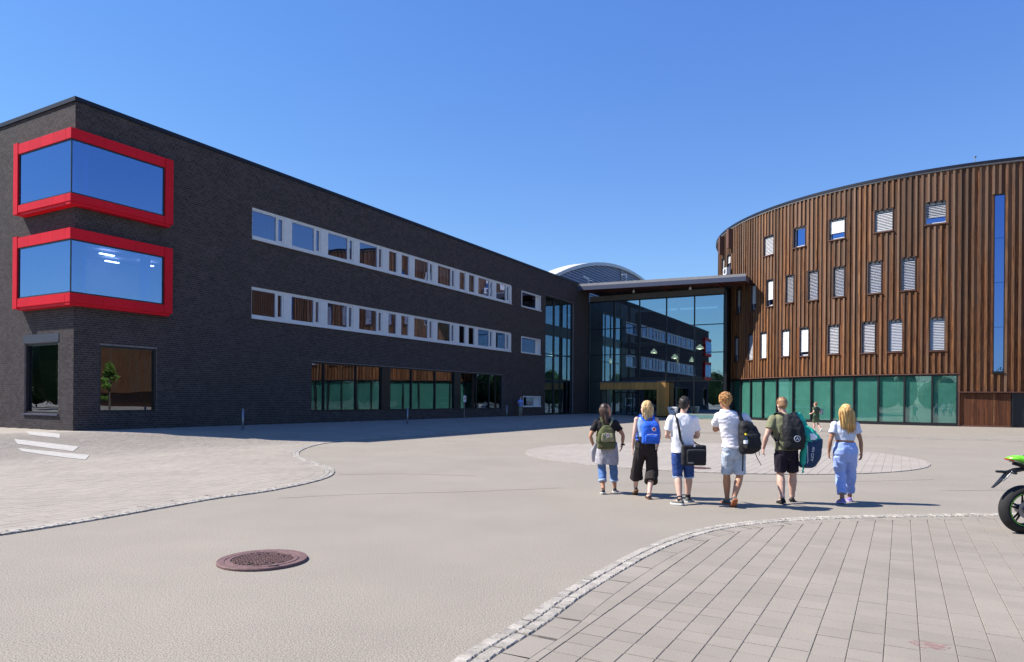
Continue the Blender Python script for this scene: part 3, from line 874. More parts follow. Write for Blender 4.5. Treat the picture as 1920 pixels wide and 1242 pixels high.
for k in range(5):
    for j in range(4):
        if j == 0 and k in (1,): continue
        pane(GF, XS[k] + 0.06, XS[k + 1] - 0.06, -0.05, ZS[j] + (0.045 if j else -0.05), ZS[j + 1] - 0.045, M['glass_hall'], hall)
m = MB(); m.box(GF, 0.05, 14.42, -0.15, 0.06, 12.305, 12.42); m.build('head_frame', M['black'], hall)
m = MB(); m.box(GF, 14.43, 14.72, -1.9, 0.06, 0.0, 12.9); m.build('side_panel', M['black'], hall)
for k in range(9):
    a = 0.1 + k * 1.6
    m = MB(); m.box(GF, a + 0.006, a + 1.594, -0.12, 0.0, 12.425, 13.0); m.build('lintel_panel', M['lintel'], hall)
m = MB(); m.box(GF, 0.05, 14.42, -0.2, 0.04, -0.1, 0.245); m.build('plinth', M['black'], hall)
# doors in the second bay
for k in range(4):
    a = 3.08 + k * 0.66
    d = ring_frame(GF, a, a + 0.65, 0.2, 2.6, 0.07, -0.12, -0.05).build('door', M['black'], hall)
    pane(GF, a + 0.072, a + 0.578, -0.07, 0.272, 2.528, M['glass_hall'], d)
    m = MB(); m.tube([GF(a + (0.56 if k % 2 == 0 else 0.09), -0.01, 0.95), GF(a + (0.56 if k % 2 == 0 else 0.09), -0.01, 1.5)], 0.016, 8); m.build('handle', M['steel'], d)
pane(GF, 3.08, 5.70, -0.06, 2.68, 3.73, M['glass_hall'], hall)
m = MB(); m.box(GF, 3.05, 5.7, -0.14, 0.0, 2.605, 2.675); m.build('transom', M['black'], hall)
# canopy: sloping slab, fascia, pale roof edge, soffit boards
def zs(s): return 13.27 - 0.0175 * s
def slab(s0, s1, n0, n1, d0, d1):
    m = MB(); m.corners([GF(s0, n0, zs(s0) + d0), GF(s1, n0, zs(s1) + d0), GF(s1, n1, zs(s1) + d0), GF(s0, n1, zs(s0) + d0),
                         GF(s0, n0, zs(s0) + d1), GF(s1, n0, zs(s1) + d1), GF(s1, n1, zs(s1) + d1), GF(s0, n1, zs(s0) + d1)]); return m
slab(-0.15, 17.0, 3.02, 3.12, 0.0, 0.42).build('fascia', M['fascia'], hall)
slab(17.003, 17.08, 0.9, 3.12, 0.0, 0.42).build('fascia', M['fascia'], hall)
slab(-0.15, 17.05, 2.9, 3.04, 0.423, 0.68).build('roof_edge', M['cap'], hall)
slab(0.062, 17.0, -15.9, 2.89, 0.2, 0.62).build('canopy_roof', M['roofing'], hall)
for k in range(14):
    a = 0.064 + k * 1.21
    slab(a + 0.004, a + 1.206, 0.07, 3.015, 0.12, 0.19).build('soffit_panel', M['soffit'], hall)
for s in (2.9, 8.6, 14.3):
    slab(s - 0.12, s + 0.12, 0.08, 2.9, -0.08, 0.115).build('beam', M['soffit'], hall)
for s in (5.6, 11.44):
    c = GF(s, 1.5, zs(s) - 0.03)
    m = MB(); m.tube([c, c + Vector((0, 0, -0.06)), c + Vector((0, 0, -0.061)), c + Vector((0, 0, -0.27))], [0.05, 0.05, 0.12, 0.12], 12); m.tube([c, c + Vector((0, 0, 0.16))], 0.02, 6)
    m.build('downlight', M['white'], hall)
# inside
m = MB(); m.box(GF, 0.1, 17, -15.0, -0.35, -0.1, 0.22); m.build('floor', M['int_floor'], hall)
m = MB(); m.box(GF, 0.0, 22, -15.3, -15.05, 0.0, 13.0); m.box(GF, 17.3, 17.5, -15.0, -0.4, 0.23, 13.0); m.build('back_wall', M['int_dark'], hall)
for z in (4.1, 8.2):
    m = MB(); m.box(GF, 0.1, 17.2, -15.0, -9.0, z, z + 0.35); m.build('gallery_floor', M['int_dark'], hall)
    m = MB(); m.box(GF, 0.1, 17.2, -8.99, -8.9, z - 0.05, z + 0.42); m.build('gallery_edge', M['white'], hall)
    m = MB(); m.box(GF, 0.1, 17.2, -8.97, -8.93, z + 1.35, z + 1.42)
    for k in range(15): m.box(GF, 0.3 + k * 1.15, 0.34 + k * 1.15, -8.97, -8.93, z + 0.425, z + 1.345)
    m.build('railing', M['steel'], hall)
for s in (3.0, 8.6, 14.2):
    m = MB(); m.tube([GF(s, -4.5, 0.23), GF(s, -4.5, 12.9)], 0.16, 12); m.build('column', M['int_wall'], hall, True)
# timber porch in front of the doors
po = empty('porch', GF(5.3, 1.4, 0.2), hall); tag(po, 'yellow larch porch frame over the doors')
n = 30
for k in range(n):
    a = 1.95 + (8.1 - 1.95) * k / n; c = 1.95 + (8.1 - 1.95) * (k + 1) / n
    m = MB(); m.box(GF, a + 0.004, c - 0.004, 1.30 + R.uniform(-.004, .006), 1.40, 2.88, 3.62); m.build('board', M['larch'], po)
for k in range(4):
    a = 8.105 + 0.9 * k / 4
    m = MB(); m.box(GF, a + 0.003, a + 0.222, 1.30, 1.42 + R.uniform(-.004, .004), 0.2, 3.70); m.build('board', M['larch'], po)
for k in range(6):
    m = MB(); m.box(GF, 8.106, 8.116, 0.06 + k * 0.205, 0.06 + (k + 1) * 0.205 - 0.006, 0.2, 3.6); m.build('board', M['larch'], po)
    m = MB(); m.box(GF, 8.99, 9.004, 0.06 + k * 0.205, 0.06 + (k + 1) * 0.205 - 0.006, 0.2, 3.6); m.build('board', M['larch'], po)
m = MB(); m.box(GF, 8.12, 8.985, 0.06, 1.29, 0.2, 3.6); m.box(GF, 1.96, 8.1, 0.06, 1.29, 3.0, 3.6); m.box(GF, 1.96, 2.1, 0.06, 1.28, 0.15, 2.99); m.build('core', M['black'], po)
m = MB(); m.box(GF, 1.9, 8.08, 0.07, 1.44, 3.625, 3.78); m.box(GF, 8.085, 9.05, 0.07, 1.46, 3.705, 3.76); m.build('cap', M['fascia'], po)

# pendant lamps hanging in the hall
M['lit_shade'] = mat('glowing_lamp_shade', (1.0, 0.93, 0.82), 0.6, emit=0.9)
LAMP_TXT = ['pendant lamp hanging in the hall, left one of the pair above the middle', 'low pendant lamp in the hall above the white litter bin', 'highest and rightmost pendant lamp behind the hall glass',
            'small low pendant lamp behind the hall glass, under the highest lamp', 'small pendant lamp far left behind the hall glass']
for (s, z, r), lab in zip(((6.04, 7.11, 0.36), (8.36, 6.47, 0.36), (11.05, 7.43, 0.42), (10.21, 6.09, 0.26), (1.0, 6.15, 0.16)), LAMP_TXT):
    c = GF(s, -4.0, z)
    t = empty('pendant_lamp', c); tag(t, lab, 'lamp', 'pendant lamps in the glass hall')
    m = MB(); m.tube([c + Vector((0, 0, -0.12)), c + Vector((0, 0, 0.0)), c + Vector((0, 0, 0.12)), c + Vector((0, 0, 0.26)), c + Vector((0, 0, 0.34))], [r, r * 0.95, r * 0.7, r * 0.3, 0.08], 16, cap=False)
    m.build('lamp_shade', M['lit_shade'], t, True)
    m = MB(); m.ball(c + Vector((0, 0, -0.02)), 0.45 * r, 10, 6); m.build('bulb', M['lamp'], t, True)
    m = MB(); m.tube([c + Vector((0, 0, 0.34)), Vector((c.x, c.y, 12.9))], 0.02, 6); m.build('cable', M['black'], t)

# ------------------------------------------------------------------ timber tower
M['ledge_dark'] = mat('dark_brown_window_frame', (0.05, 0.04, 0.045), 0.5, var=0.1, scale=6)
tw = empty('timber_tower', (TC[0], TC[1], 0))
tag(tw, 'curved building clad in brown stained vertical boards over a teal glass base', 'building')
def PBX(b, a0, a1, r0, r1, z0, z1):
    return b.corners([TP(a0, r0, z0), TP(a1, r0, z0), TP(a1, r1, z0), TP(a0, r1, z0), TP(a0, r0, z1), TP(a1, r0, z1), TP(a1, r1, z1), TP(a0, r1, z1)])
#          a0      a1      z0     z1    blind cover, tilt
WIN = [(198.10, 201.38, 15.21, 17.03, 1.0, 0.5), (206.88, 209.97, 15.24, 17.02, 0.0, 0), (215.24, 218.59, 15.25, 17.03, 0.66, 0.3), (224.04, 227.42, 15.25, 17.02, 0.96, 0.55), (232.63, 236.07, 15.30, 17.02, 0.66, 0.7),
       (175.72, 178.12, 15.21, 16.85, 0.9, 0.3), (180.38, 183.09, 15.12, 16.82, 0.45, 0.3),
       (186.82, 188.90, 10.44, 12.92, 0.7, 0.3), (193.54, 195.53, 10.43, 12.90, 0.75, 0.25), (199.19, 201.40, 10.47, 12.97, 0.73, 0.25), (204.90, 207.12, 10.51, 13.0, 1.0, 0.95), (210.58, 213.0, 10.44, 13.0, 1.0, 0.95),
       (216.17, 218.57, 10.46, 12.98, 1.0, 0.95), (222.96, 225.51, 10.42, 13.0, 1.0, 0.9), (228.77, 231.24, 10.43, 13.0, 1.0, 0.9),
       (181.30, 182.90, 5.72, 7.95, 0.7, 0.3), (185.84, 187.88, 5.72, 8.18, 0.72, 0.25), (192.37, 194.55, 5.69, 8.22, 1.0, 0.55), (197.08, 199.41, 5.74, 8.22, 1.0, 0.25), (203.74, 206.11, 5.77, 8.2, 1.0, 0.3), (208.60, 210.94, 5.69, 8.2, 0.84, 0.3),
       (215.13, 217.58, 5.74, 8.2, 1.0, 0.75), (221.90, 224.47, 5.69, 8.23, 1.0, 0.75), (226.66, 229.21, 5.71, 8.24, 1.0, 0.75), (233.46, 236.02, 5.69, 8.23, 1.0, 0.7)]
TALL = (243.17, 244.85, 4.0, 16.98)
holes = [w[:4] for w in WIN] + [TALL]
ZR = 19.22
def zbase(a): return 4.02 if a < 238.1 else 2.62
def spans(a0, a1, z0, z1):
    """pieces of the strip a0..a1, z0..z1 left over between the window openings"""
    hs = [h for h in holes if h[0] < a1 - 0.02 and h[1] > a0 + 0.02]
    zc = sorted({z0, z1, *[h[2] for h in hs], *[h[3] for h in hs]}); out = []
    for i in range(len(zc) - 1):
        za, zb = zc[i], zc[i + 1]; zm = (za + zb) / 2
        cur = [(a0, a1)]
        for h in hs:
            if h[2] < zm < h[3]:
                nxt = []
                for p, q in cur:
                    if h[0] > p: nxt.append((p, min(q, h[0])))
                    if h[1] < q: nxt.append((max(p, h[1]), q))
                cur = [(p, q) for p, q in nxt if q - p > 0.02]
        out += [(p, q, za, zb) for p, q in cur]
    mg = []
    for s in out:
        if mg and abs(mg[-1][0] - s[0]) < 1e-6 and abs(mg[-1][1] - s[1]) < 1e-6 and abs(mg[-1][3] - s[2]) < 1e-6: mg[-1] = (s[0], s[1], mg[-1][2], s[3])
        else: mg.append(s)
    return mg
PITCH = 0.985
A_END = 252.0
k = 0
a = 170.2
rt = random.Random(21)
while a < A_END:
    z0 = zbase(a + 0.3) + rt.uniform(-.015, .015)
    bw = 0.145 / TR * 57.296
    for p, q, za, zb in spans(a + bw * 0.4, a + PITCH + bw * 0.4 - 0.012, z0, ZR):
        b = MB(); PBX(b, p, q, -0.045, rt.uniform(-.004, .004), za, zb); b.build('board', M['board'], tw)
    ja = rt.uniform(-.03, .03); jr = rt.uniform(-.006, .006)
    z0b = z0 - 0.05 + rt.uniform(-.02, .02)
    p0, p1 = a - bw / 2 + ja, a + bw / 2 + ja
    zc = sorted([(h[2] - 0.12, h[3] + 0.03) for h in holes if h[0] < p1 - 0.1 and h[1] > p0 + 0.1])
    cur = z0b
    for za, zb in zc + [(ZR, ZR)]:
        if za - cur > 0.05:
            bt = MB(); PBX(bt, p0, p1, 0.006, 0.09 + jr, cur, za); bt.build('batten', M['batten'], tw)
        cur = zb
    a += PITCH
# straight wing running on to the right, out of the picture but seen in the windows opposite
EA = TP(A_END, 0, 0); ed = Vector((-math.sin(math.radians(A_END)), math.cos(math.radians(A_END)), 0)); en = Vector((math.cos(math.radians(A_END)), math.sin(math.radians(A_END)), 0))
def EF(t, n, z): return EA + ed * t + en * n + Vector((0, 0, z))
m = MB(); m.box(EF, 0, 25, -12, -0.02, 2.6, ZR); m.box(EF, 25.01, 85, -12, -0.02, 2.6, 14.0); m.build('wing_wall', M['board'], tw)
bt = MB()
for i in range(208):
    zt_ = ZR if i < 61 else 14.0
    if 20 < i < 24 or 60 < i < 63:
        bt.box(EF, 0.1 + i * 0.405, 0.3 + i * 0.405, 0.0, 0.075, 2.55, 5.7); bt.box(EF, 0.1 + i * 0.405, 0.3 + i * 0.405, 0.0, 0.075, 8.2, zt_)
    else: bt.box(EF, 0.1 + i * 0.405, 0.3 + i * 0.405, 0.0, 0.075, 2.55, zt_)
tag(bt.build('wing_battens', M['batten'], tw), kind='stuff')
m = MB(); m.box(EF, 8.4, 9.8, -0.01, 0.03, 5.75, 8.15); m.box(EF, 24.6, 25.6, -0.01, 0.03, 5.75, 8.15); m.build('wing_window', M['slat'], tw)
m = MB(); m.box(EF, 0, 85, -12, -0.3, 0, 2.59); m.build('wing_base', M['door_wood'], tw)
# dark cylinder added behind the cladding to block light; roof, coping
seg = 96
m = MB(); m.rings([[TP(360 * i / seg, -0.62, z) for i in range(seg)] for z in (0, 19.3)]); m.build('core', M['int_dark'], tw)
cpm = MB()
def arc_prism(b, a0, a1, r0, r1, z0, z1, st=1.0):
    n = max(2, int((a1 - a0) / st))
    rs = []
    for i in range(n + 1):
        a = a0 + (a1 - a0) * i / n
        rs.append([TP(a, r0, z0), TP(a, r1, z0), TP(a, r1, z1), TP(a, r0, z1)])
    return b.rings(rs)
arc_prism(cpm, 150, A_END, -0.5, 0.17, ZR + 0.10, ZR + 0.30)
cpm.box(EF, 0.01, 25.1, -1.0, 0.17, ZR + 0.10, ZR + 0.30)
cpm.build('coping', M['coping'], tw)
b = MB(); arc_prism(b, 150, A_END, -0.5, 0.12, ZR + 0.003, ZR + 0.097); b.build('eaves_board', M['cap'], tw)
m = MB(); m.rings([[TP(360 * i / seg, -0.3, z) for i in range(seg)] for z in (19.31, 19.45)]); m.build('roof', M['roofing'], tw)
# window units
for (a0, a1, z0, z1, cov, tilt) in WIN:
    g = 0.055; da = g / TR * 57.296
    w = empty('window', TP((a0 + a1) / 2, 0, z0), tw)
    b = MB()
    PBX(b, a0 + .02, a1 - .02, -0.40, 0.055, z0 + .004, z0 + g); PBX(b, a0 + .02, a1 - .02, -0.40, 0.055, z1 - g, z1 - .004)
    PBX(b, a0 + .02, a0 + da, -0.40, 0.055, z0 + g, z1 - g); PBX(b, a1 - da, a1 - .02, -0.40, 0.055, z0 + g, z1 - g)
    b.build('frame', M['ledge_dark'], w)
    b = MB(); PBX(b, a0 - 0.12, a1 + 0.12, 0.0, 0.16, z0 - 0.06, z0 - 0.002); b.build('sill', M['ledge'], w)
    b = MB(); e = da * 1.9
    PBX(b, a0 + da + .01, a1 - da - .01, -0.26, -0.19, z0 + g + .002, z0 + g + 0.11); PBX(b, a0 + da + .01, a1 - da - .01, -0.26, -0.19, z1 - g - 0.11, z1 - g - .002)
    PBX(b, a0 + da + .01, a0 + e, -0.26, -0.19, z0 + g + .112, z1 - g - .112); PBX(b, a1 - e, a1 - da - .01, -0.26, -0.19, z0 + g + .112, z1 - g - .112)
    b.build('sash', M['white'], w)
    b = MB(); PBX(b, a0 + e + .005, a1 - e - .005, -0.245, -0.225, z0 + g + .115, z1 - g - .115); b.build('pane', M['glass_tall'], w)
    if cov > 0:
        b = MB(); top = z1 - g - 0.10; bot = z0 + g + 0.02; zl = top - (top - bot) * cov
        n = max(3, int((top - zl) / (0.082 if tilt < 0.45 else 0.118))); st = (top - zl) / n
        for i in range(n):
            zc = zl + (i + 0.5) * st; hw = 0.045 if tilt < 0.45 else 0.055
            dz = hw * math.cos(tilt); dr = hw * math.sin(tilt)
            A0, A1 = a0 + da + 0.03, a1 - da - 0.03
            rc = -0.09
            b.corners([TP(A0, rc + dr, zc - dz), TP(A1, rc + dr, zc - dz), TP(A1, rc + dr - .006, zc - dz + .004), TP(A0, rc + dr - .006, zc - dz + .004),
                       TP(A0, rc - dr, zc + dz), TP(A1, rc - dr, zc + dz), TP(A1, rc - dr - .006, zc + dz + .004), TP(A0, rc - dr - .006, zc + dz + .004)])
        PBX(b, a0 + da + .02, a1 - da - .02, -0.11, -0.06, zl - 0.05, zl - 0.015)
        b.build('blind', M['slat'] if tilt > 0.45 else M['slat_white'], w)
        for fq in (0.2, 0.5, 0.8):
            b = MB(); am = a0 + (a1 - a0) * fq; PBX(b, am - 0.1, am + 0.1, -0.10, -0.03, top - 0.02, top + 0.10); b.build('blind_bracket', M['black'], w)
# tall narrow window
tl = empty('tall_window', TP(244, 0, 4.0), tw); tag(tl, 'very tall narrow blue window')
b = MB(); a0, a1, z0, z1 = TALL
for p, q, c, d in ((a0 + .02, a1 - .02, z0, z0 + .06), (a0 + .02, a1 - .02, z1 - .06, z1), (a0 + .02, a0 + .14, z0 + .06, z1 - .06), (a1 - .14, a1 - .02, z0 + .06, z1 - .06)): PBX(b, p, q, -0.4, 0.06, c, d)
PBX(b, a0 - .1, a1 + .1, 0.0, 0.14, z0 - .08, z0 - .003)
b.build('frame', M['black'], tl)
zz = [4.07, 7.3, 10.55, 13.8, 16.91]
for i in range(4):
    b = MB(); PBX(b, a0 + .15, a1 - .15, 0.0, 0.02, zz[i] + .012, zz[i + 1] - .012); b.build('pane', M['glass_tall'], tl)
# teal glazed base
gb = empty('glazed_base', TP(209, 0, 0), tw); tag(gb, 'teal glass wall along the foot of the tower')
ml = [179.95 + 4.505 * i for i in range(13)] + [237.9]
for i, a in enumerate(ml):
    b = MB(); PBX(b, a - 0.13, a + 0.13, -0.16, 0.05, 0.22, 3.80); b.build('mullion', M['black'], gb)
for i in range(len(ml) - 1):
    b = MB(); PBX(b, ml[i] + 0.14, ml[i + 1] - 0.14, -0.09, -0.06, 0.24, 3.78); b.build('pane', M['glass_teal'], gb)
    b = MB(); PBX(b, ml[i] + 0.16, ml[i + 1] - 0.16, -0.16, -0.14, 0.24, 3.78); b.build('roller_screen', M['teal'], gb)
b = MB(); arc_prism(b, 178, 238.06, -0.16, 0.05, 3.803, 3.90, 4.505); b.build('head_frame', M['black'], gb)
b = MB(); arc_prism(b, 178, 238.06, -0.5, 0.04, -0.1, 0.217, 4.505); b.build('plinth', M['black'], gb)
b = MB(); arc_prism(b, 172, 238.15, -0.3, 0.13, 3.905, 3.975); b.build('ledge', M['ledge'], tw)
b = MB(); PBX(b, 238.08, 238.28, -0.3, 0.09, 0.0, 4.01); b.build('corner_trim', M['ledge'], tw)
b = MB(); arc_prism(b, 238.29, A_END, -0.4, 0.13, 2.53, 2.60); b.build('ledge', M['ledge'], tw)
# boarded door panel and the dark door beside it
dp = empty('boarded_door', TP(242, 0, 0.05), tw); tag(dp, 'low panel of narrow brown boards at the foot of the tower')
na = 26
for i in range(na):
    p = 238.35 + (245.9 - 238.35) * i / na; q = 238.35 + (245.9 - 238.35) * (i + 1) / na
    b = MB(); PBX(b, p + 0.008, q - 0.008, -0.12, -0.05 + R.uniform(-.006, .006), 0.12, 2.48); b.build('board', M['door_wood'] if i != 17 else M['batten'], dp)
b = MB(); arc_prism(b, 238.3, 245.95, -0.2, 0.02, 0.0, 0.115); b.build('threshold', M['ledge'], dp)
dd_ = empty('door', TP(249, 0, 0.05), tw); tag(dd_, 'dark door at the right edge of the tower foot')
b = MB(); PBX(b, 246.0, 246.25, -0.3, 0.0, 0.0, 2.52); PBX(b, 246.26, 251.9, -0.3, -0.1, 0.0, 0.12); PBX(b, 251.7, 252, -0.3, 0.0, 0.13, 2.52); b.build('frame', M['black'], dd_)
b = MB(); PBX(b, 246.27, 251.68, -0.24, -0.16, 0.13, 2.5); b.build('leaf', M['black'], dd_)
# wood clad vent boxes high on the left flank, air conditioner, mast
for a0, a1, z0, z1 in ((183.3, 184.6, 17.25, 19.15), (176.9, 178.2, 17.15, 19.0)):
    b = MB(); PBX(b, a0, a1, 0.08, 0.55, z0, z1); b.build('vent_box', M['ledge'], tw)
c = TP(183.0, 0.45, 14.55)
ac = empty('air_conditioner', c); tag(ac, 'white air conditioner unit on the tower wall above the hall roof', 'air conditioner')
b = MB()
d1 = Vector((math.cos(math.radians(183)), math.sin(math.radians(183)), 0)); d2 = Vector((-d1.y, d1.x, 0))
b.obox(c + Vector((0, 0, 0.4)), d2 * 0.5, d1 * 0.2, (0, 0, 0.36)); b.build('casing', M['white'], ac)
b = MB(); b.disc(c + d1 * 0.2 + Vector((0, 0, 0.4)), 0.26, d1, 0.015, 24); b.build('fan_grille', M['fascia'], ac)
b = MB(); b.obox(c - d1 * 0.2 + d2 * 0.3 + Vector((0, 0, 0.02)), d2 * 0.03, d1 * 0.38, (0, 0, 0.02)); b.obox(c - d1 * 0.2 - d2 * 0.3 + Vector((0, 0, 0.02)), d2 * 0.03, d1 * 0.38, (0, 0, 0.02)); b.build('bracket', M['black'], ac)
c = TP(240.5, -1.0, 19.45)
b = MB(); b.tube([c, c + Vector((0, 0, 0.75))], [0.03, 0.025], 8); b.cbox(c + Vector((0, 0, 0.8)), (0.14, 0.14, 0.1)); b.cbox(c + Vector((0, 0, 0.03)), (0.2, 0.2, 0.06))
tag(b.build('roof_mast', M['steel'], None), 'small mast standing on the roof edge of the timber tower', 'antenna')

# ------------------------------------------------------------------ barrel roofed hall behind
br = empty('barrel_roof_building', WF(71.5, -8, 0)); tag(br, 'hall with a shallow curved metal roof rising behind the entrance', 'building')
RB, TB, ZB = 61.0, 71.6, 19.0 - 61.0
def zarc(t): return ZB + math.sqrt(RB * RB - (t - TB) ** 2)
t0, t1 = 46.5, 96.7
m = MB()
ny = 40
zlev = [9.0 + 0.30 * i for i in range(34)]
for z in zlev:       # lapped horizontal siding, clipped by the arch
    half = math.sqrt(max(0.0, RB * RB - (z + 0.29 - ZB) ** 2))
    a, c = max(t0, TB - half), min(t1, TB + half)
    if c - a < 0.5: continue
    m.corners([WF(a, -2.25, z), WF(c, -2.25, z), WF(c, -1.95, z), WF(a, -1.95, z), WF(a, -2.25, z + 0.285), WF(c, -2.25, z + 0.285), WF(c, -2.06, z + 0.285), WF(a, -2.06, z + 0.285)])
tag(m.build('siding', M['corrug'], br), kind='stuff')
m = MB(); rs = []
for i in range(31):
    t = t0 + (t1 - t0) * i / 30; z = zarc(t)
    rs.append([WF(t, -3.7, z - 0.25), WF(t, -1.8, z - 0.25), WF(t, -1.8, z + 0.13), WF(t, -3.7, z + 0.13)])
m.rings(rs); m.build('roof', M['vault'], br)
m = MB(); m.box(WF, 68.9, 69.15, -1.94, -1.85, 9, 18.6); m.build('panel_seam', M['corrug'], br)  # upright strip added to mark the panel break in the siding
m = MB(); m.box(WF, t0 + 0.2, t1 - 0.2, -3.6, -2.3, 0, 14.5); m.build('wall', M['corrug'], br)

# ------------------------------------------------------------------ things on the hall roof
for s, k, lab in ((0.35, 0, 'white roof cowl near the brick block, tilted to the left'), (4.6, 1, 'white roof cowl on a thin post in front of the curved roof')):
    c = GF(s, 1.0, zs(s) + 0.62)
    t = empty('roof_cowl', c); tag(t, lab, 'vent', 'white cowls on the hall roof')
    m = MB(); m.tube([c, c + Vector((0, 0, 0.75))], 0.05, 8); m.build('post', M['steel'], t)
    m = MB()
    if k == 0: m.obox(c + Vector((-0.25, 0, 1.0)), (0.32, 0, -0.16), (0, 0.1, 0), (0.04, 0, 0.06)); m.obox(c + Vector((0.18, 0, 0.72)), (0.26, 0, 0.02), (0, 0.08, 0), (0, 0, 0.05))
    else: m.obox(c + Vector((-0.2, 0, 1.1)), (0.26, 0, 0.02), (0, 0.1, 0), (0, 0, 0.06)); m.obox(c + Vector((0.02, 0, 0.9)), (0.07, 0, 0), (0, 0.07, 0), (0, 0, 0.18))
    m.build('head', M['white'], t)
# ------------------------------------------------------------------ street furniture and small things
M['stainless'] = mat('brushed_steel_post', (0.30, 0.31, 0.34), 0.35, 0.7, var=0.15, scale=20)
M['bin_white'] = mat('white_painted_bin', (0.70, 0.70, 0.70), 0.5, var=0.06, scale=5)
M['concrete'] = mat('pale_green_grey_concrete', (0.30, 0.34, 0.31), 0.85, var=0.12, scale=5)
M['sign_red'] = mat('red_print', (0.5, 0.03, 0.03), 0.6)
M['rubber'] = mat('black_rubber', (0.020, 0.019, 0.019), 0.75, var=0.25, scale=30, bump=0.3, bscale=60)
M['green'] = mat('lime_green_paint', (0.16, 0.62, 0.03), 0.3, spec=0.6)
M['bike_black'] = mat('black_bike_metal', (0.016, 0.016, 0.018), 0.4, 0.3, var=0.2, scale=20, spec=0.5)
M['bike_grey'] = mat('grey_bike_metal', (0.25, 0.25, 0.27), 0.35, 0.8, var=0.1, scale=20)
M['tail_red'] = mat('red_tail_lens', (0.3, 0.01, 0.01), 0.2, spec=0.6)
M['orange'] = mat('orange_lens', (0.6, 0.2, 0.02), 0.3)

def bollard(x, y, lab):
    z = float(h_of(x, y)) + 0.012
    t = empty('bollard', (x, y, z)); tag(t, lab, 'bollard', 'steel bollards along the brick wall')
    b = MB(); b.tube([(x, y, z - 0.05), (x, y, z + 0.94)], 0.048, 14); b.build('post', M['stainless'], t, True)
    b = MB(); b.tube([(x, y, z + 0.941), (x, y, z + 0.96), (x, y, z + 0.985)], [0.053, 0.053, 0.03], 14); b.build('cap', M['stainless'], t, True)
    b = MB(); b.disc((x, y, z), 0.09, (0, 0, 1), 0.012); b.build('base_plate', M['stainless'], t)
bollard(-12.31, 31.73, 'steel bollard nearest the corner of the brick building')
bollard(-6.28, 41.71, 'middle steel bollard, in front of the long ground floor windows')
bollard(-0.43, 57.38, 'farthest steel bollard, near the standing person by the wall')

# litter bin: tall tapering box with a slot
c = Vector((15.55, 66.93, float(h_of(15.55, 66.93))))
t = empty('litter_bin', c); tag(t, 'white tapering litter bin beside the timber porch', 'bin')
gv = Vector((-V[0], -V[1], 0)); gn = Vector((NL[0], NL[1], 0))
def BX(s, n, z): return c + gv * s + gn * n + Vector((0, 0, z))
b = MB(); b.rings([[BX(x * w, y * d, z) for x, y in ((-1, -1), (1, -1), (1, 1), (-1, 1))] for w, d, z in ((0.26, 0.2, 0.0), (0.28, 0.22, 0.3), (0.46, 0.3, 1.12), (0.44, 0.28, 1.16))]); b.build('body', M['bin_white'], t)
b = MB(); b.rings([[BX(0.24 * math.cos(a), 0.262 + 0.03 * (1.0 if o else 0), 0.94 + 0.05 * math.sin(a)) for a in [2 * math.pi * k / 16 for k in range(16)]] for o in (0, 1)]); b.build('slot', M['black'], t)
# bench
c0 = Vector((18.34, 67.08, 0.0)); t = empty('bench', c0); tag(t, 'low pale bench in front of the hall glass beside the teal windows', 'bench')
def BN(s, n, z): return c0 + gv * s + gn * n + Vector((0, 0, z))
b = MB(); b.box(BN, -1.5, 1.5, -0.25, 0.25, 0.40, 0.50); b.build('seat', M['concrete'], t)
for s in (-1.3, 0.0, 1.3):
    b = MB(); b.box(BN, s - 0.06, s + 0.06, -0.22, 0.22, 0.0, 0.397); b.build('leg', M['concrete'], t)
b = MB(); b.box(BN, -1.5, 1.5, 0.26, 0.28, 0.05, 0.40); b.build('front_panel', M['teal'], t)
# small sign on a thin post by the long window
p = WF(28.8, 0.35, 0); p.z = float(h_of(p.x, p.y)) + 0.01
t = empty('sign', p); tag(t, 'small white sign with a red ring on a thin post by the long window', 'sign')
b = MB(); b.tube([p, p + Vector((0, 0, 1.75))], 0.018, 8); b.disc(p, 0.14, (0, 0, 1), 0.02); b.build('post', M['stainless'], t)
def SG(s, n, z): return p + Vector((U[0], U[1], 0)) * s + Vector((NR[0], NR[1], 0)) * n + Vector((0, 0, z))
b = MB(); b.box(SG, -0.19, 0.19, 0.02, 0.032, 1.24, 1.72); b.build('plate', M['bin_white'], t)
b = MB(); rs = []
for k in range(21):
    a = 2 * math.pi * k / 20; rs.append([SG(r * math.cos(a), n, 1.5 + r * math.sin(a)) for r, n in ((0.09, 0.033), (0.12, 0.033), (0.12, 0.038), (0.09, 0.038))])
b.rings(rs, cap=False); b.obox(SG(0, 0.036, 1.5), Vector((U[0], U[1], 1)) * 0.07, Vector((NR[0], NR[1], 0)) * 0.002, Vector((U[0], U[1], -1)) * 0.01); b.build('symbol', M['sign_red'], t)

# painted stripes
def stripe(pts, lab):
    b = MB(); n = 14
    A, B_, C_, D = [np.array(q) for q in pts]
    rs = []
    for i in range(n + 1):
        f = i / n; e0 = A + (D - A) * f; e1 = B_ + (C_ - B_) * f
        rs.append([(q[0], q[1], float(h_of(q[0], q[1])) + 0.0265 + o) for q, o in ((e0, 0), (e1, 0), (e1, 0.002), (e0, 0.002))])
    b.rings(rs); tag(b.build('road_marking', M['paint'], None), lab, 'road marking', 'white stripes by the brick corner')
stripe([(-19.49, 27.82), (-17.76, 25.55), (-16.07, 24.65), (-17.23, 26.44)], 'short white painted stripe closest to the foot of the brick wall')
stripe([(-16.99, 23.68), (-15.84, 22.23), (-13.14, 20.79), (-13.84, 22.18)], 'middle one of the three white painted stripes on the paving')
stripe([(-15.02, 21.08), (-14.34, 20.32), (-11.41, 18.57), (-12.11, 19.91)], 'white painted stripe farthest from the brick wall')

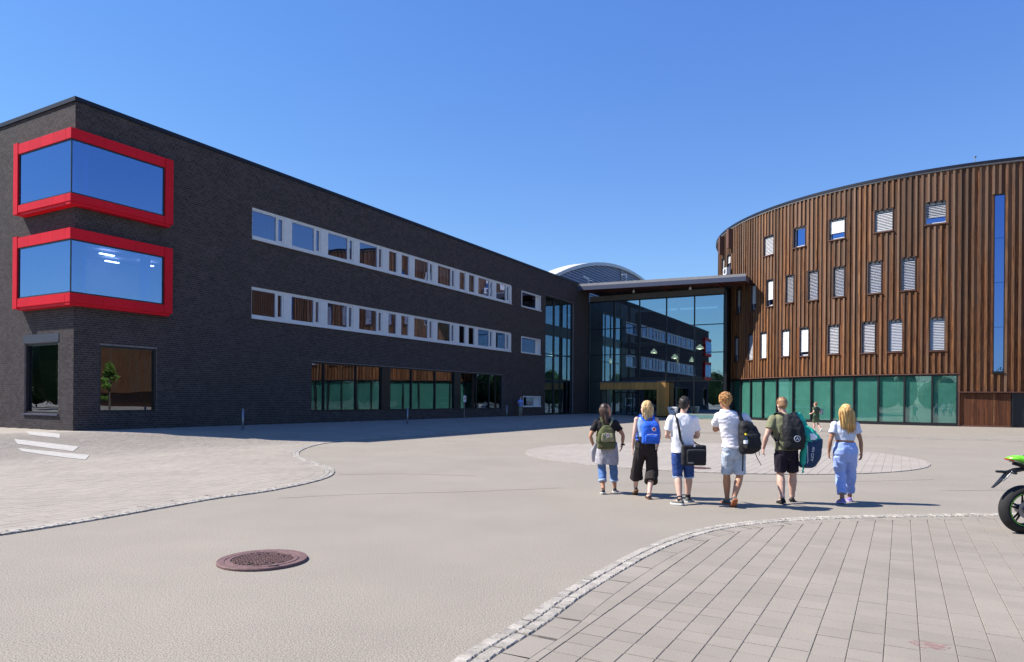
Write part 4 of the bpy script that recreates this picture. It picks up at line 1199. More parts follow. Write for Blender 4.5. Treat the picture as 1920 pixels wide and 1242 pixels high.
# manhole covers
def manhole(x, y, r, lab, raise_=0.030):
    z = float(h_of(x, y))
    t = empty('manhole_cover', (x, y, z)); tag(t, lab, 'manhole cover')
    prof = [(r * 1.0, -0.02), (r * 1.0, raise_ * 0.7), (r * 0.985, raise_), (r * 0.83, raise_ - 0.002), (r * 0.82, raise_ - 0.008), (r * 0.805, raise_ - 0.008), (r * 0.795, raise_ - 0.001), (r * 0.70, raise_), (r * 0.685, raise_ - 0.012)]
    b = MB(); b.rings([[(x + q * math.cos(2 * math.pi * k / 56), y + q * math.sin(2 * math.pi * k / 56), z + h) for k in range(56)] for q, h in prof], cap=False); b.build('frame', M['iron'], t)
    b = MB(); b.disc((x, y, z + raise_ - 0.03), r * 0.682, (0, 0, 1), 0.018, 40); b.build('lid', M['iron_dirt'], t)
    b = MB(); rr = random.Random(4); n = int(r * 0.66 / 0.036)
    for i in range(-n, n + 1):
        for j in range(-n, n + 1):
            px_, py_ = i * 0.036 + (j % 2) * 0.018, j * 0.033
            if math.hypot(px_, py_) > r * 0.65 or rr.random() < 0.05: continue
            a = 0.6 if (i + j) % 2 else -0.6
            b.obox((x + px_, y + py_, z + raise_ - 0.006), (0.0125 * math.cos(a), 0.0125 * math.sin(a), 0), (-0.008 * math.sin(a), 0.008 * math.cos(a), 0), (0, 0, 0.008))
    tag(b.build('studs', M['iron'], t), kind='stuff')
    b = MB(); b.obox((x + r * 0.5, y - r * 0.72, z + raise_ + 0.001), (0.05, 0.012, 0), (-0.003, 0.012, 0), (0, 0, 0.003)); b.build('lifting_slot', M['black'], t)
manhole(-2.61, 7.30, 0.455, 'reddish rusty round manhole cover in the asphalt in the left foreground')
manhole(4.75, 17.7, 0.34, 'small rusty manhole cover at the edge of the round paving behind the walkers', 0.026)
# chalk stain on one paving stone
M['chalk_mask'] = M['chalk'].copy(); nt = M['chalk_mask'].node_tree
outn = [n for n in nt.nodes if n.type == 'OUTPUT_MATERIAL'][0]; bs = nt.nodes['Principled BSDF']
no = nd(nt, 'ShaderNodeTexNoise'); no.inputs['Scale'].default_value = 26; no.inputs['Detail'].default_value = 6
ge = nd(nt, 'ShaderNodeNewGeometry'); nt.links.new(ge.outputs['Position'], no.inputs['Vector'])
rp = nd(nt, 'ShaderNodeMapRange'); rp.inputs['From Min'].default_value = 0.42; rp.inputs['From Max'].default_value = 0.72; rp.inputs['To Max'].default_value = 0.5
nt.links.new(no.outputs['Fac'], rp.inputs['Value']); nt.links.new(rp.outputs[0], bs.inputs['Alpha'])
b = MB(); cx, cy = 2.95, 4.87
ring = [(cx + (0.10 + 0.02 * math.sin(3 * a)) * math.cos(a) * 1.2 + 0.03 * math.sin(a), cy + (0.09 + 0.015 * math.cos(2 * a)) * math.sin(a) - 0.04 * math.cos(a)) for a in [2 * math.pi * k / 24 for k in range(24)]]
b.rings([[(q[0], q[1], 0.0198) for q in ring], [(q[0], q[1], 0.0212) for q in ring]]); tag(b.build('chalk_stain', M['chalk_mask'], None), 'faint pink chalk stain on the right foreground paving', 'stain')

# ------------------------------------------------------------------ motorcycle: rear end in view at the right edge
mc0 = Vector((6.735, 9.12, 0.018))
mc = empty('motorcycle', mc0); tag(mc, 'lime green and black sports motorcycle parked at the right edge', 'motorcycle')
def Q(x, y, z): return mc0 + Vector((x, y, z))
def revolve_y(b, cx, cz, prof, seg=40):      # prof: (radius, y) closed loop
    rs = [[Q(cx + r * math.cos(2 * math.pi * k / seg), y, cz + r * math.sin(2 * math.pi * k / seg)) for r, y in prof] for k in range(seg + 1)]
    return b.rings(rs, cap=False)
def wheel(cx, R_, wd):
    w = empty('wheel', Q(cx, 0, 0), mc)
    b = MB(); pr_ = []
    for i in range(13):
        a = -1.25 + 2.5 * i / 12; pr_.append((R_ - 0.085 + 0.085 * math.cos(a * 1.2), wd / 2 * math.sin(a) / math.sin(1.25)))
    pr_ += [(R_ - 0.10, wd * 0.36), (R_ - 0.10, -wd * 0.36)]
    revolve_y(b, cx, R_, pr_); b.build('tyre', M['rubber'], w, True)
    b = MB(); ro = R_ - 0.098
    revolve_y(b, cx, R_, [(ro, -wd * .37), (ro, wd * .37), (ro - 0.022, wd * .36), (ro - 0.03, wd * 0.2), (ro - 0.03, -wd * 0.2), (ro - 0.022, -wd * .36)]); b.build('rim', M['bike_black'], w, True)
    for sg in (-1, 1):
        b = MB(); y0 = sg * wd * .372; y1 = sg * (wd * .372 + 0.003)
        revolve_y(b, cx, R_, [(ro - 0.004, y0), (ro - 0.011, y0), (ro - 0.011, y1), (ro - 0.004, y1)], 40); b.build('rim_stripe', M['green'], w)
    for k in range(5):
        a = 2 * math.pi * k / 5 + 0.25
        for sp in (-0.13, 0.13):
            b = MB(); d0 = Vector((math.cos(a + sp * 2), 0, math.sin(a + sp * 2))); d1_ = Vector((math.cos(a + sp), 0, math.sin(a + sp)))
            b.tube([Q(cx, 0, R_) + d0 * 0.05, Q(cx, 0, R_) + d1_ * (ro - 0.025)], [0.018, 0.011], 6); b.build('spoke', M['bike_black'], w)
    b = MB(); b.tube([Q(cx, -0.09, R_), Q(cx, 0.09, R_)], 0.058, 18); b.build('hub', M['bike_grey'], w, False)
    b = MB(); revolve_y(b, cx, R_, [(0.115, -0.075), (0.115, -0.07), (0.065, -0.07), (0.065, -0.075)], 32); b.build('brake_disc', M['bike_grey'], w)
wheel(0, 0.317, 0.17); wheel(1.40, 0.30, 0.12)
def part(nm, m, fn, sm=False):
    b = MB(); fn(b); return b.build(nm, M[m], mc, sm)
def swing(b):
    for y in (-0.115, 0.115): b.tube([Q(-0.03, y, 0.317), Q(0.2, y, 0.36), Q(0.52, y * 0.9, 0.42)], [0.022, 0.03, 0.035], 8, rad2=[0.035, 0.045, 0.05])
    b.tube([Q(0.50, -0.12, 0.42), Q(0.50, 0.12, 0.42)], 0.04, 10)
part('swingarm', 'bike_black', swing)
part('axle', 'bike_grey', lambda b: b.tube([Q(0, -0.15, 0.317), Q(0, 0.15, 0.317)], 0.018, 10))
def loftp(b, secs):     # sections: x, half width, z bottom, z top
    rs = []
    for x, w, z0, z1 in secs:
        rs.append([Q(x, -w, z0 + (z1 - z0) * .35), Q(x, -w * .8, z0), Q(x, w * .8, z0), Q(x, w, z0 + (z1 - z0) * .35), Q(x, w * .75, z1), Q(x, 0, z1 + 0.006), Q(x, -w * .75, z1)])
    b.rings(rs)
part('tail_fairing', 'green', lambda b: loftp(b, [(-0.21, 0.05, 0.975, 0.995), (-0.10, 0.085, 0.955, 1.02), (0.08, 0.115, 0.90, 1.01), (0.26, 0.14, 0.82, 0.93), (0.40, 0.15, 0.76, 0.84)]), True)
part('tail_light', 'tail_red', lambda b: loftp(b, [(-0.225, 0.045, 0.968, 0.982), (-0.17, 0.07, 0.948, 0.966)]))
part('tail_underside', 'bike_grey', lambda b: loftp(b, [(-0.16, 0.055, 0.94, 0.953), (0.05, 0.10, 0.87, 0.895), (0.30, 0.12, 0.75, 0.80)]))
part('indicator_bracket', 'bike_black', lambda b: loftp(b, [(-0.14, 0.02, 0.90, 0.925), (-0.02, 0.05, 0.865, 0.90), (0.12, 0.07, 0.83, 0.87)]))
def hanger(b):
    b.tube([Q(0.25, 0, 0.83), Q(0.0, 0, 0.845), Q(-0.13, 0, 0.825), Q(-0.24, 0, 0.79)], [0.018, 0.022, 0.03, 0.022], 8, rad2=[0.02, 0.028, 0.034, 0.025])
    b.tube([Q(-0.13, 0, 0.81), Q(-0.25, 0, 0.805), Q(-0.36, 0, 0.812)], [0.03, 0.018, 0.015], 8)
part('plate_hanger', 'bike_black', hanger)
part('mudflap', 'bike_black', lambda b: b.rings([[Q(x - 0.01, -w, z), Q(x + 0.012, -w, z), Q(x + 0.012, w, z), Q(x - 0.01, w, z)] for x, w, z in ((-0.22, 0.03, 0.80), (-0.30, 0.034, 0.70), (-0.36, 0.026, 0.64), (-0.41, 0.012, 0.595))]))
part('plate_bracket', 'bike_grey', lambda b: b.tube([Q(-0.17, -0.03, 0.815), Q(-0.245, -0.04, 0.735), Q(-0.30, -0.04, 0.69)], 0.009, 6))
for y in (-0.17, 0.17):
    part('indicator', 'bike_black', lambda b: b.ball(Q(-0.20, y * 0.7, 0.80), (0.035, 0.022, 0.016), 10, 6), True)
    part('indicator_stalk', 'bike_black', lambda b: b.tube([Q(-0.19, y * 0.2, 0.805), Q(-0.2, y * 0.6, 0.80)], 0.009, 6))
part('seat', 'rubber', lambda b: loftp(b, [(0.05, 0.09, 0.985, 1.03), (0.25, 0.12, 0.90, 0.95), (0.45, 0.15, 0.79, 0.845), (0.66, 0.12, 0.77, 0.83)]), True)
part('fuel_tank', 'green', lambda b: loftp(b, [(0.62, 0.10, 0.76, 0.84), (0.75, 0.15, 0.74, 0.97), (0.95, 0.17, 0.74, 1.03), (1.10, 0.13, 0.78, 1.0)]), True)
part('engine', 'bike_black', lambda b: loftp(b, [(0.42, 0.15, 0.28, 0.56), (0.62, 0.2, 0.18, 0.7), (0.95, 0.2, 0.2, 0.72), (1.06, 0.14, 0.32, 0.66)]))
part('side_fairing', 'green', lambda b: loftp(b, [(0.72, 0.21, 0.16, 0.5), (0.95, 0.235, 0.2, 0.8), (1.2, 0.2, 0.4, 0.98), (1.36, 0.12, 0.72, 1.0)]), True)
part('nose_fairing', 'green', lambda b: loftp(b, [(1.12, 0.2, 0.86, 1.08), (1.34, 0.19, 0.8, 1.05), (1.56, 0.09, 0.82, 0.92)]), True)
part('windscreen', 'bike_black', lambda b: loftp(b, [(1.12, 0.13, 1.09, 1.22), (1.3, 0.13, 1.06, 1.12), (1.42, 0.08, 1.0, 1.03)]), True)
part('headlight', 'bin_white', lambda b: b.ball(Q(1.535, 0, 0.88), (0.03, 0.07, 0.03), 10, 6), True)
for y in (-0.1, 0.1):
    part('fork', 'bike_grey', lambda b: b.tube([Q(1.40, y, 0.30), Q(1.19, y, 0.95)], [0.028, 0.03], 10))
    part('handlebar', 'bike_black', lambda b: b.tube([Q(1.17, y, 0.95), Q(1.13, y * 2.2, 0.97), Q(1.04, y * 3.3, 0.95)], 0.016, 8))
part('exhaust', 'bike_grey', lambda b: b.tube([Q(0.9, -0.1, 0.2), Q(0.5, -0.17, 0.24), Q(0.35, -0.19, 0.33), Q(0.12, -0.2, 0.42)], [0.03, 0.035, 0.055, 0.06], 12), True)
part('side_stand', 'bike_black', lambda b: b.tube([Q(0.55, 0.1, 0.3), Q(0.48, 0.26, -0.0)], 0.012, 8))
part('frame', 'bike_black', lambda b: (b.tube([Q(0.5, -0.11, 0.45), Q(0.7, -0.13, 0.72), Q(1.15, -0.08, 0.9)], 0.03, 8), b.tube([Q(0.5, 0.11, 0.45), Q(0.7, 0.13, 0.72), Q(1.15, 0.08, 0.9)], 0.03, 8), b.tube([Q(0.62, -0.08, 0.7), Q(0.3, -0.07, 0.77), Q(0.0, -0.05, 0.87)], 0.018, 8), b.tube([Q(0.62, 0.08, 0.7), Q(0.3, 0.07, 0.77), Q(0.0, 0.05, 0.87)], 0.018, 8)))

# ------------------------------------------------------------------ trees and woods: seen only in the window reflections
M['bark'] = mat('grey_brown_bark', (0.09, 0.07, 0.055), 0.95, var=0.3, scale=8, bump=0.5)
M['leaf'] = mat('green_foliage', (0.045, 0.085, 0.02), 0.8, rnd=0.45, rnd_src='island')
M['leaf_light'] = mat('fresh_green_foliage', (0.11, 0.19, 0.03), 0.8, rnd=0.35, rnd_src='island')
def tree(x, y, H, rad, seed, lab, leafm='leaf', grp=None):
    rr = random.Random(seed)
    t = empty('tree', (x, y, float(h_of(x, y)))); tag(t, lab, 'tree', grp)
    z0 = float(h_of(x, y))
    b = MB()
    b.tube([(x, y, z0 - 0.1), (x + rr.uniform(-.1, .1), y, z0 + H * 0.35), (x + rr.uniform(-.2, .2), y, z0 + H * 0.85)], [H * 0.022, H * 0.016, H * 0.005], 8)
    lobes = []
    for k in range(9):
        f = rr.uniform(0.3, 0.95); a = rr.uniform(0, 6.28); q = rad * (1.15 - f) * rr.uniform(0.4, 0.9)
        c = Vector((x + q * math.cos(a), y + q * math.sin(a), z0 + H * f)); lobes.append((c, rad * rr.uniform(0.3, 0.5)))
        b.tube([(x, y, z0 + H * (0.25 + 0.3 * f)), c], [H * 0.009, H * 0.003], 5)
    b.build('trunk', M['bark'], t)
    n = 1300; vs = []; 
    for i in range(n):
        c, r = lobes[i % 9]
        d = Vector((rr.gauss(0, 1), rr.gauss(0, 1), rr.gauss(0, 1))).normalized() * r * rr.uniform(0.5, 1.08); d.z *= 0.85
        p_ = c + d; s = rr.uniform(0.12, 0.26) * (H / 9) ** 0.5
        a = Vector((rr.gauss(0, 1), rr.gauss(0, 1), rr.gauss(0, 1))).normalized() * s; e = a.orthogonal().normalized() * s * 0.7
        vs += [p_ - a, p_ - e * 0.8, p_ + a, p_ + e]
    o = (x, y, z0 + H * 0.3)
    me_ = np_mesh('crown', np.array([tuple(v) for v in vs]), np.arange(4 * n).reshape(-1, 4), o); me_.materials.append(M[leafm])
    link_mesh('crown', me_, o, t)
# belt of woodland round the school grounds
rw = np.random.RandomState(5)
def woods():
    vs = []
    for k in range(340):
        a = rw.uniform(0, 2 * math.pi); r = rw.uniform(76, 108)
        x, y = r * math.cos(a), 15 + r * math.sin(a)
        if y > 40 and -75 < x < 95: continue
        if x > 10 and y > -30: continue
        H = rw.uniform(7, 12); n = 600
        p = rw.normal(size=(n, 3)); p /= np.linalg.norm(p, axis=1)[:, None]
        p *= (rw.uniform(0.35, 1, n) ** 0.5)[:, None] * np.array((rw.uniform(2.5, 4.2), rw.uniform(2.5, 4.2), H * 0.5))
        c = p + np.array((x, y, H * 0.52))
        u = rw.normal(size=(n, 3)); u /= np.linalg.norm(u, axis=1)[:, None]; w = np.cross(u, rw.normal(size=(n, 3))); w /= np.linalg.norm(w, axis=1)[:, None]
        s = rw.uniform(0.11, 0.24, n)[:, None]
        th = np.linspace(0, 2 * np.pi, 9)[:-1]; sx = np.abs(p[:, 0]).max() * 0.8; sy = np.abs(p[:, 1]).max() * 0.8; sz = H * 0.44
        rings = [np.stack([x + sx * np.sin(f) * np.cos(th), y + sy * np.sin(f) * np.sin(th), np.full(8, H * 0.5 - sz * np.cos(f))], -1) for f in np.linspace(0.05, np.pi - 0.05, 7)]
        for r0_, r1_ in zip(rings[:-1], rings[1:]):
            vs.append(np.stack([r0_, np.roll(r0_, -1, 0), np.roll(r1_, -1, 0), r1_], 1).reshape(-1, 3))
        vs.append(np.stack([c - u * s, c - w * s * 0.7, c + u * s, c + w * s * 0.7], 1).reshape(-1, 3))
    v = np.concatenate(vs); v[:, 2] = np.maximum(v[:, 2], 0.05)
    me = np_mesh('woods', v, np.arange(len(v)).reshape(-1, 4), (0, 0, 0)); me.materials.append(M['leaf'])
    tag(link_mesh('woods', me, (0, 0, 0)), 'dark green woodland round the school grounds, mirrored in the windows', 'woodland', kind='stuff')
woods()
tree(36.5, 31.2, 5.4, 1.25, 3, 'small fresh green tree mirrored in the square window by the corner', 'leaf_light', None)

# hairline cracks and seams in the asphalt
ag = bpy.data.objects['asphalt_ground']
rk = random.Random(9)
def crack(pts, w=0.012):
    b = MB(); rs = []
    P = catmull(pts, 0.18)
    for i in range(len(P)):
        t = P[min(i + 1, len(P) - 1)] - P[max(i - 1, 0)]; t = t / np.linalg.norm(t); n = np.array((-t[1], t[0]))
        q = P[i] + n * rk.uniform(-0.025, 0.025); ww = w * rk.uniform(0.4, 1.2)
        rs.append([(q[0] - n[0] * ww, q[1] - n[1] * ww, float(h_of(*q)) + 0.0005), (q[0] + n[0] * ww, q[1] + n[1] * ww, float(h_of(*q)) + 0.0005), (q[0], q[1], float(h_of(*q)) + 0.0035)])
    b.rings(rs); b.build('crack', M['bed'], ag)
crack([(-4.0, 11.9), (-2.6, 12.5), (-0.9, 12.9), (1.0, 13.6)])
crack([(8.4, 13.6), (9.4, 13.75), (10.6, 13.9), (12.5, 14.3)])
crack([(-3.9, 15.6), (-2.5, 15.9), (-0.8, 15.6)], 0.010)
crack([(9.5, 15.6), (7.0, 15.0), (5.0, 14.9), (2.8, 14.4)], 0.009)
# ------------------------------------------------------------------ people
def remeshed(mb, name, vox, disp=0.0, freq=9.0, seed=0, stretch=(1, 1, 1), smooth_it=2):
    """one continuous closed surface from overlapping lofted forms"""
    me = mb.mesh(name + '_forms')
    o = bpy.data.objects.new(name + '_tmp', me); COL.objects.link(o)
    md = o.modifiers.new('r', 'REMESH'); md.mode = 'VOXEL'; md.voxel_size = vox; md.use_smooth_shade = True
    if smooth_it:
        sm = o.modifiers.new('s', 'SMOOTH'); sm.factor = 0.5; sm.iterations = smooth_it
    dg = bpy.context.evaluated_depsgraph_get()
    out = bpy.data.meshes.new_from_object(o.evaluated_get(dg))
    bpy.data.objects.remove(o); bpy.data.meshes.remove(me)
    out.name = name
    if disp > 0:
        n = len(out.vertices)
        co = np.empty(n * 3, np.float32); out.vertices.foreach_get('co', co); co = co.reshape(-1, 3)
        no = np.empty(n * 3, np.float32); out.vertices.foreach_get('normal', no); no = no.reshape(-1, 3)
        d = np.array([mnoise.noise(Vector((c[0] * stretch[0], c[1] * stretch[1], c[2] * stretch[2])) * freq + Vector((seed * 7.3, 0, 0))) for c in co])
        d2 = np.array([mnoise.noise(Vector((c[0] * stretch[0], c[1] * stretch[1], c[2] * stretch[2])) * freq * 2.7 + Vector((0, seed * 5.1, 0))) for c in co])
        co = co + no * (disp * (d + 0.5 * d2))[:, None]
        out.vertices.foreach_set('co', co.astype(np.float32).ravel()); out.update()
    smooth_flags(out)
    return out

def place(me, name, m, parent, base):
    me.name = name
    me.materials.clear(); me.materials.append(m)
    return link_mesh(name, me, base, parent)

def pl(a, b, t): return Vector(a).lerp(Vector(b), t)
def limb(b, j, radii, seg=12):
    """joint list + radii at fractions along each bone"""
    pts = []; rs = []
    for i in range(len(j) - 1):
        for t, r in radii[i]:
            pts.append(pl(j[i], j[i + 1], t)); rs.append(r)
    b.tube(pts, rs, seg)
def ell(c, rx, ry, n=20, p=2.0):
    out = []
    for k in range(n):
        a = 2 * math.pi * k / n; ca, sa = math.cos(a), math.sin(a)
        out.append(Vector((c[0] + rx * math.copysign(abs(ca) ** (2 / p), ca), c[1] + ry * math.copysign(abs(sa) ** (2 / p), sa), c[2])))
    return out
def torso(b, lv, p=2.4): b.rings([ell((x, y, z), rx, ry, 22, p) for z, x, y, rx, ry in lv])

def hand(b, w, d, side, palm, s=1.0, curl=0.5):
    """palm plus four unequal bent fingers and a thumb leaving the side of the palm"""
    w, d, side, palm = Vector(w), Vector(d).normalized(), Vector(side).normalized(), Vector(palm).normalized()
    side = (side - d * side.dot(d)).normalized(); palm = d.cross(side) if d.cross(side).dot(palm) > 0 else side.cross(d)
    b.tube([w - d * 0.02, w + d * 0.02 * s, w + d * 0.06 * s, w + d * 0.095 * s], [0.026 * s, 0.034 * s, 0.041 * s, 0.038 * s], 10, rad2=[0.02 * s, 0.018 * s, 0.016 * s, 0.012 * s], side=side)
    for k, (o, L) in enumerate(((-0.030, 0.072), (-0.010, 0.082), (0.010, 0.077), (0.029, 0.060))):
        p0 = w + d * 0.085 * s + side * o * s; pts = [p0]; dirv = d.copy()
        for q in range(3):
            a = curl * (0.5 + 0.35 * q); dirv = (dirv * math.cos(a) + palm * math.sin(a)).normalized()
            pts.append(pts[-1] + dirv * L * s * (0.42, 0.33, 0.25)[q])
        b.tube(pts, [0.0098 * s, 0.0092 * s, 0.0086 * s, 0.007 * s], 7)
    p0 = w + d * 0.02 * s - side * 0.028 * s
    b.tube([p0, p0 + (d * 0.6 - side * 0.7 + palm * 0.3).normalized() * 0.04 * s, p0 + (d * 0.9 - side * 0.6 + palm * 0.5).normalized() * 0.072 * s], [0.014 * s, 0.011 * s, 0.008 * s], 7)

def head_forms(b, c, Mh, s=1.0):
    P = lambda x, y, z: Vector(c) + Mh @ (Vector((x, y, z)) * s)
    b.ball(P(0, -0.008, 0.022), (0.074 * s, 0.094 * s, 0.100 * s), 18, 12, Mh)
    b.ball(P(0, 0.030, -0.045), (0.058 * s, 0.062 * s, 0.078 * s), 16, 10, Mh)
    b.ball(P(0, 0.062, -0.098), (0.026 * s, 0.024 * s, 0.020 * s), 10, 8, Mh)      # chin
    b.rings([[P(x, y, z) for x, y, z in ((-w, 0.075, h), (w, 0.075, h), (w * .7, 0.075 + l, h - .004), (-w * .7, 0.075 + l, h - .004))] for w, l, h in ((0.007, 0.020, 0.012), (0.010, 0.028, -0.012), (0.016, 0.036, -0.036), (0.012, 0.016, -0.045))])
    for sx in (-1, 1): b.ball(P(sx * 0.074, -0.008, -0.018), (0.010 * s, 0.021 * s, 0.031 * s), 9, 7, Mh)
    b.ball(P(0, 0.086, -0.066), (0.022 * s, 0.010 * s, 0.006 * s), 10, 6, Mh); b.ball(P(0, 0.084, -0.077), (0.019 * s, 0.010 * s, 0.006 * s), 10, 6, Mh)   # lips

SKIN = {}
def skin(k):
    if k not in SKIN:
        SKIN[k] = mat('skin_tone', {'fair': (0.56, 0.34, 0.26), 'tan': (0.47, 0.235, 0.135), 'light': (0.60, 0.38, 0.30), 'brown': (0.36, 0.175, 0.105)}[k], 0.55, var=0.08, scale=9, spec=0.35)
    return SKIN[k]
CL = {}
def cloth(nm, col, **kw):
    if nm not in CL: CL[nm] = mat(nm, col, kw.get('rough', 0.9), var=kw.get('var', 0.10), scale=kw.get('scale', 14), fine=kw.get('fine', (160, 0.07)), bump=0.25, bscale=180, col2=kw.get('col2'), spec=0.2)
    return CL[nm]
M['eye'] = mat('eye_dark', (0.02, 0.015, 0.012), 0.2, spec=0.6)

def foot_frame(x, y, yaw, lift, s):
    """ankle and a mapping for the shoe: lift = heel raised by turning about the ball of the foot"""
    f = Vector((math.sin(yaw), math.cos(yaw), 0)); r = Vector((math.cos(yaw), -math.sin(yaw), 0))
    ball = 0.125 * s
    def P(l, w, z):     # l along the foot from the ankle axis, w to the right, z up
        dl, dz = l - ball, z
        ca, sa = math.cos(lift), math.sin(lift)
        if dl < 0: dl, dz = dl * ca + dz * sa, -dl * sa + dz * ca
        return Vector((x, y, 0)) + f * (ball + dl) + r * w + Vector((0, 0, max(dz, 0.0)))
    return P
def shoe(parent, base, P, m, sole_m, s=1.0, high=0.075, sandal=False):
    b = MB(); rs = []
    for l, w, h in ((-0.068, 0.026, 0.055), (-0.055, 0.033, high), (-0.02, 0.037, high + 0.012), (0.025, 0.038, high - 0.002), (0.07, 0.042, 0.062), (0.115, 0.047, 0.05), (0.155, 0.043, 0.042), (0.185, 0.03, 0.034), (0.198, 0.012, 0.028)):
        rs.append([P(l * s, -w * s, 0.02), P(l * s, -w * s * 0.98, h * s * 0.6), P(l * s, -w * s * 0.6, h * s), P(l * s, w * s * 0.6, h * s), P(l * s, w * s * 0.98, h * s * 0.6), P(l * s, w * s, 0.02)])
    b.rings(rs); me = b.mesh('shoe', base)
    me.materials.append(m); smooth_flags(me); o = link_mesh('shoe', me, base, parent)
    b = MB(); rs = []
    for l, w in ((-0.078, 0.022), (-0.06, 0.036), (0.0, 0.041), (0.07, 0.045), (0.12, 0.051), (0.165, 0.046), (0.195, 0.03), (0.208, 0.012)):
        rs.append([P(l * s, -w * s, 0.0), P(l * s, w * s, 0.0), P(l * s, w * s, 0.026), P(l * s, -w * s, 0.026)])
    b.rings(rs); me = b.mesh('sole', base); me.materials.append(sole_m); link_mesh('sole', me, base, o)
    return o

PEOPLE = {}
def person(name_key, xy, label, sp, vox=0.0085):
    x0, y0 = xy; zb = float(h_of(x0, y0)) + sp.get('dz', 0.0)
    base = Vector((x0, y0, zb)); Bv = base
    root = empty('person', base); tag(root, label, 'person', sp.get('group'))
    yaw0 = sp.get('turn', 0.0); RT = Matrix.Rotation(yaw0, 3, 'Z')
    Wp = lambda v: Bv + RT @ Vector(v)
    fem = sp.get('fem', False); k = sp.get('k', 1.0)
    s = sp.get('s', 1.0)
    head = Vector(sp['head']); Mh = RT @ Matrix.Rotation(sp.get('yaw', 0), 3, 'Z') @ Matrix.Rotation(sp.get('pitch', 0), 3, 'X') @ Matrix.Rotation(sp.get('tilt', 0), 3, 'Y')
    # ---- body
    b = MB()
    tr = [(z, x, y, rx, ry) for z, x, y, rx, ry in sp['torso']]
    bt = MB(); torso(bt, tr)
    neck0 = Vector((tr[-1][1], tr[-1][2], tr[-1][0] - 0.05))
    bt.tube([neck0, neck0 + Vector((0, 0.0, 0.06)), head + Vector((0, -0.005, -0.03))], [0.075 * s, 0.052 * s, 0.05 * s], 14)
    sp = dict(sp)
    par = lambda q: (q[0] + x0 * q[1] / y0,) + tuple(q[1:])
    for kk in ('legL', 'legR'):
        hip_, knee_, ft_ = sp[kk]; sp[kk] = (hip_, par(knee_), par(ft_))
    feet = []
    for sd, A in (('L', sp['armL']), ('R', sp['armR'])):
        up, lo = (0.047, 0.036, 0.025) if not fem else (0.041, 0.032, 0.022), None
        a0, a1, a2 = [v * k for v in up]
        sh, elb, wr = A[:3]
        bt.ball(sh, 0.058 * k if not fem else 0.050 * k, 12, 8)
        limb(bt, [sh, elb, wr], [[(0, a0 * 1.1), (0.35, a0 * 1.06), (0.7, a0 * 0.95), (0.95, a1 * 1.02)], [(0.06, a1), (0.28, a1 * 1.08), (0.6, a1 * 0.88), (0.9, a2 * 1.05), (1.0, a2)]])
        hd = A[3]
        hand(bt, wr, hd[0], hd[1], hd[2], sp.get('hs', 0.95 if not fem else 0.85), hd[3])
    t0, t1, t2, t3 = sp.get('leg', (0.088, 0.059, 0.065, 0.040) if not fem else (0.086, 0.055, 0.058, 0.036))
    for L in (sp['legL'], sp['legR']):
        hip, knee, ft = L
        P = foot_frame(*ft, s=sp.get('fs', 1.0)); ank = P(0, 0, 0.085); feet.append(P)
        limb(bt, [hip, knee, ank], [[(0, t0), (0.4, t0 * 0.93), (0.8, t1 * 1.12), (0.97, t1)], [(0.05, t1 * 0.98), (0.3, t2), (0.6, t2 * 0.82), (0.88, t3), (1.0, t3 * 1.05)]])
        bt.tube([P(-0.03, 0, 0.05), P(0.03, 0, 0.05), P(0.11, 0, 0.038), P(0.16, 0, 0.03)], [0.03, 0.035, 0.036, 0.02], 10, rad2=[0.03, 0.035, 0.025, 0.016])
    hb = MB(); hs = sp.get('headscale', 1.0)
    MhL = RT.inverted() @ Mh
    head_forms(hb, head, MhL, hs); bt.add(hb.v, hb.f)
    me = remeshed(bt, 'body', vox, smooth_it=1)
    me.transform(Matrix.Translation(Vector((0, 0, 0))) @ RT.to_4x4())
    place(me, 'body', skin(sp['skin']), root, base)
    # eyes
    for sx in (-1, 1):
        e = MB(); c = Wp(head + MhL @ (Vector((sx * 0.03, 0.078, -0.004)) * hs)); e.ball(c, 0.011, 8, 6); e.build('eye', M['eye'], root, True)
    # ---- shoes
    for i, P in enumerate(feet):
        PW = (lambda Pf: (lambda l, w, z: Wp(Pf(l, w, z))))(P)
        sh_m, so_m = sp['shoes'][:2]
        shoe(root, base, PW, sh_m, so_m, sp.get('fs', 1.0), sp.get('shoeh', 0.075))
    # ---- clothes
    for j, g in enumerate(sp['clothes']):
        gb_ = MB(); g['f'](gb_, sp)
        me = remeshed(gb_, g['n'], g.get('vox', vox * 1.15), g.get('disp', 0.008), g.get('freq', 9), j + 3, g.get('stretch', (1, 1, 1)), g.get('sm', 1))
        me.transform(RT.to_4x4())
        o = place(me, g['n'], g['m'], root, base)
        if 'label' in g: o['label'] = g['label']
    # ---- hair
    hr = sp['hair']; hb2 = MB(); rr = random.Random(hash(name_key) % 1000 if False else sum(map(ord, name_key)))
    HP = lambda x, y, z: head + MhL @ (Vector((x, y, z)) * hs)
    hb2.ball(HP(0, -0.030, 0.036), (0.083 * hs, 0.092 * hs, 0.097 * hs), 18, 12, MhL)
    if hr['t'] == 'short':
        hb2.ball(HP(0, -0.052, -0.01), (0.074 * hs, 0.060 * hs, 0.075 * hs), 14, 10, MhL)
    else:
        Ln = hr['len']; w = hr.get('w', 0.085)
        rs = []
        for i in range(9):
            f = i / 8
            c = HP(0, -0.035, 0.03).lerp(Vector((head.x + hr.get('dx', 0), head.y - hr.get('back', 0.075), head.z - Ln)), f)
            ww = w * (1.0 + 0.12 * math.sin(f * 3.1)) * (1 - hr.get('taper', 0.45) * max(0, f - 0.55) / 0.45); dd = 0.075 * (1 - 0.55 * f)
            rs.append([c + MhL @ Vector((ww * math.cos(2 * math.pi * q / 16), dd * math.sin(2 * math.pi * q / 16), 0)) for q in range(16)])
        hb2.rings(rs)
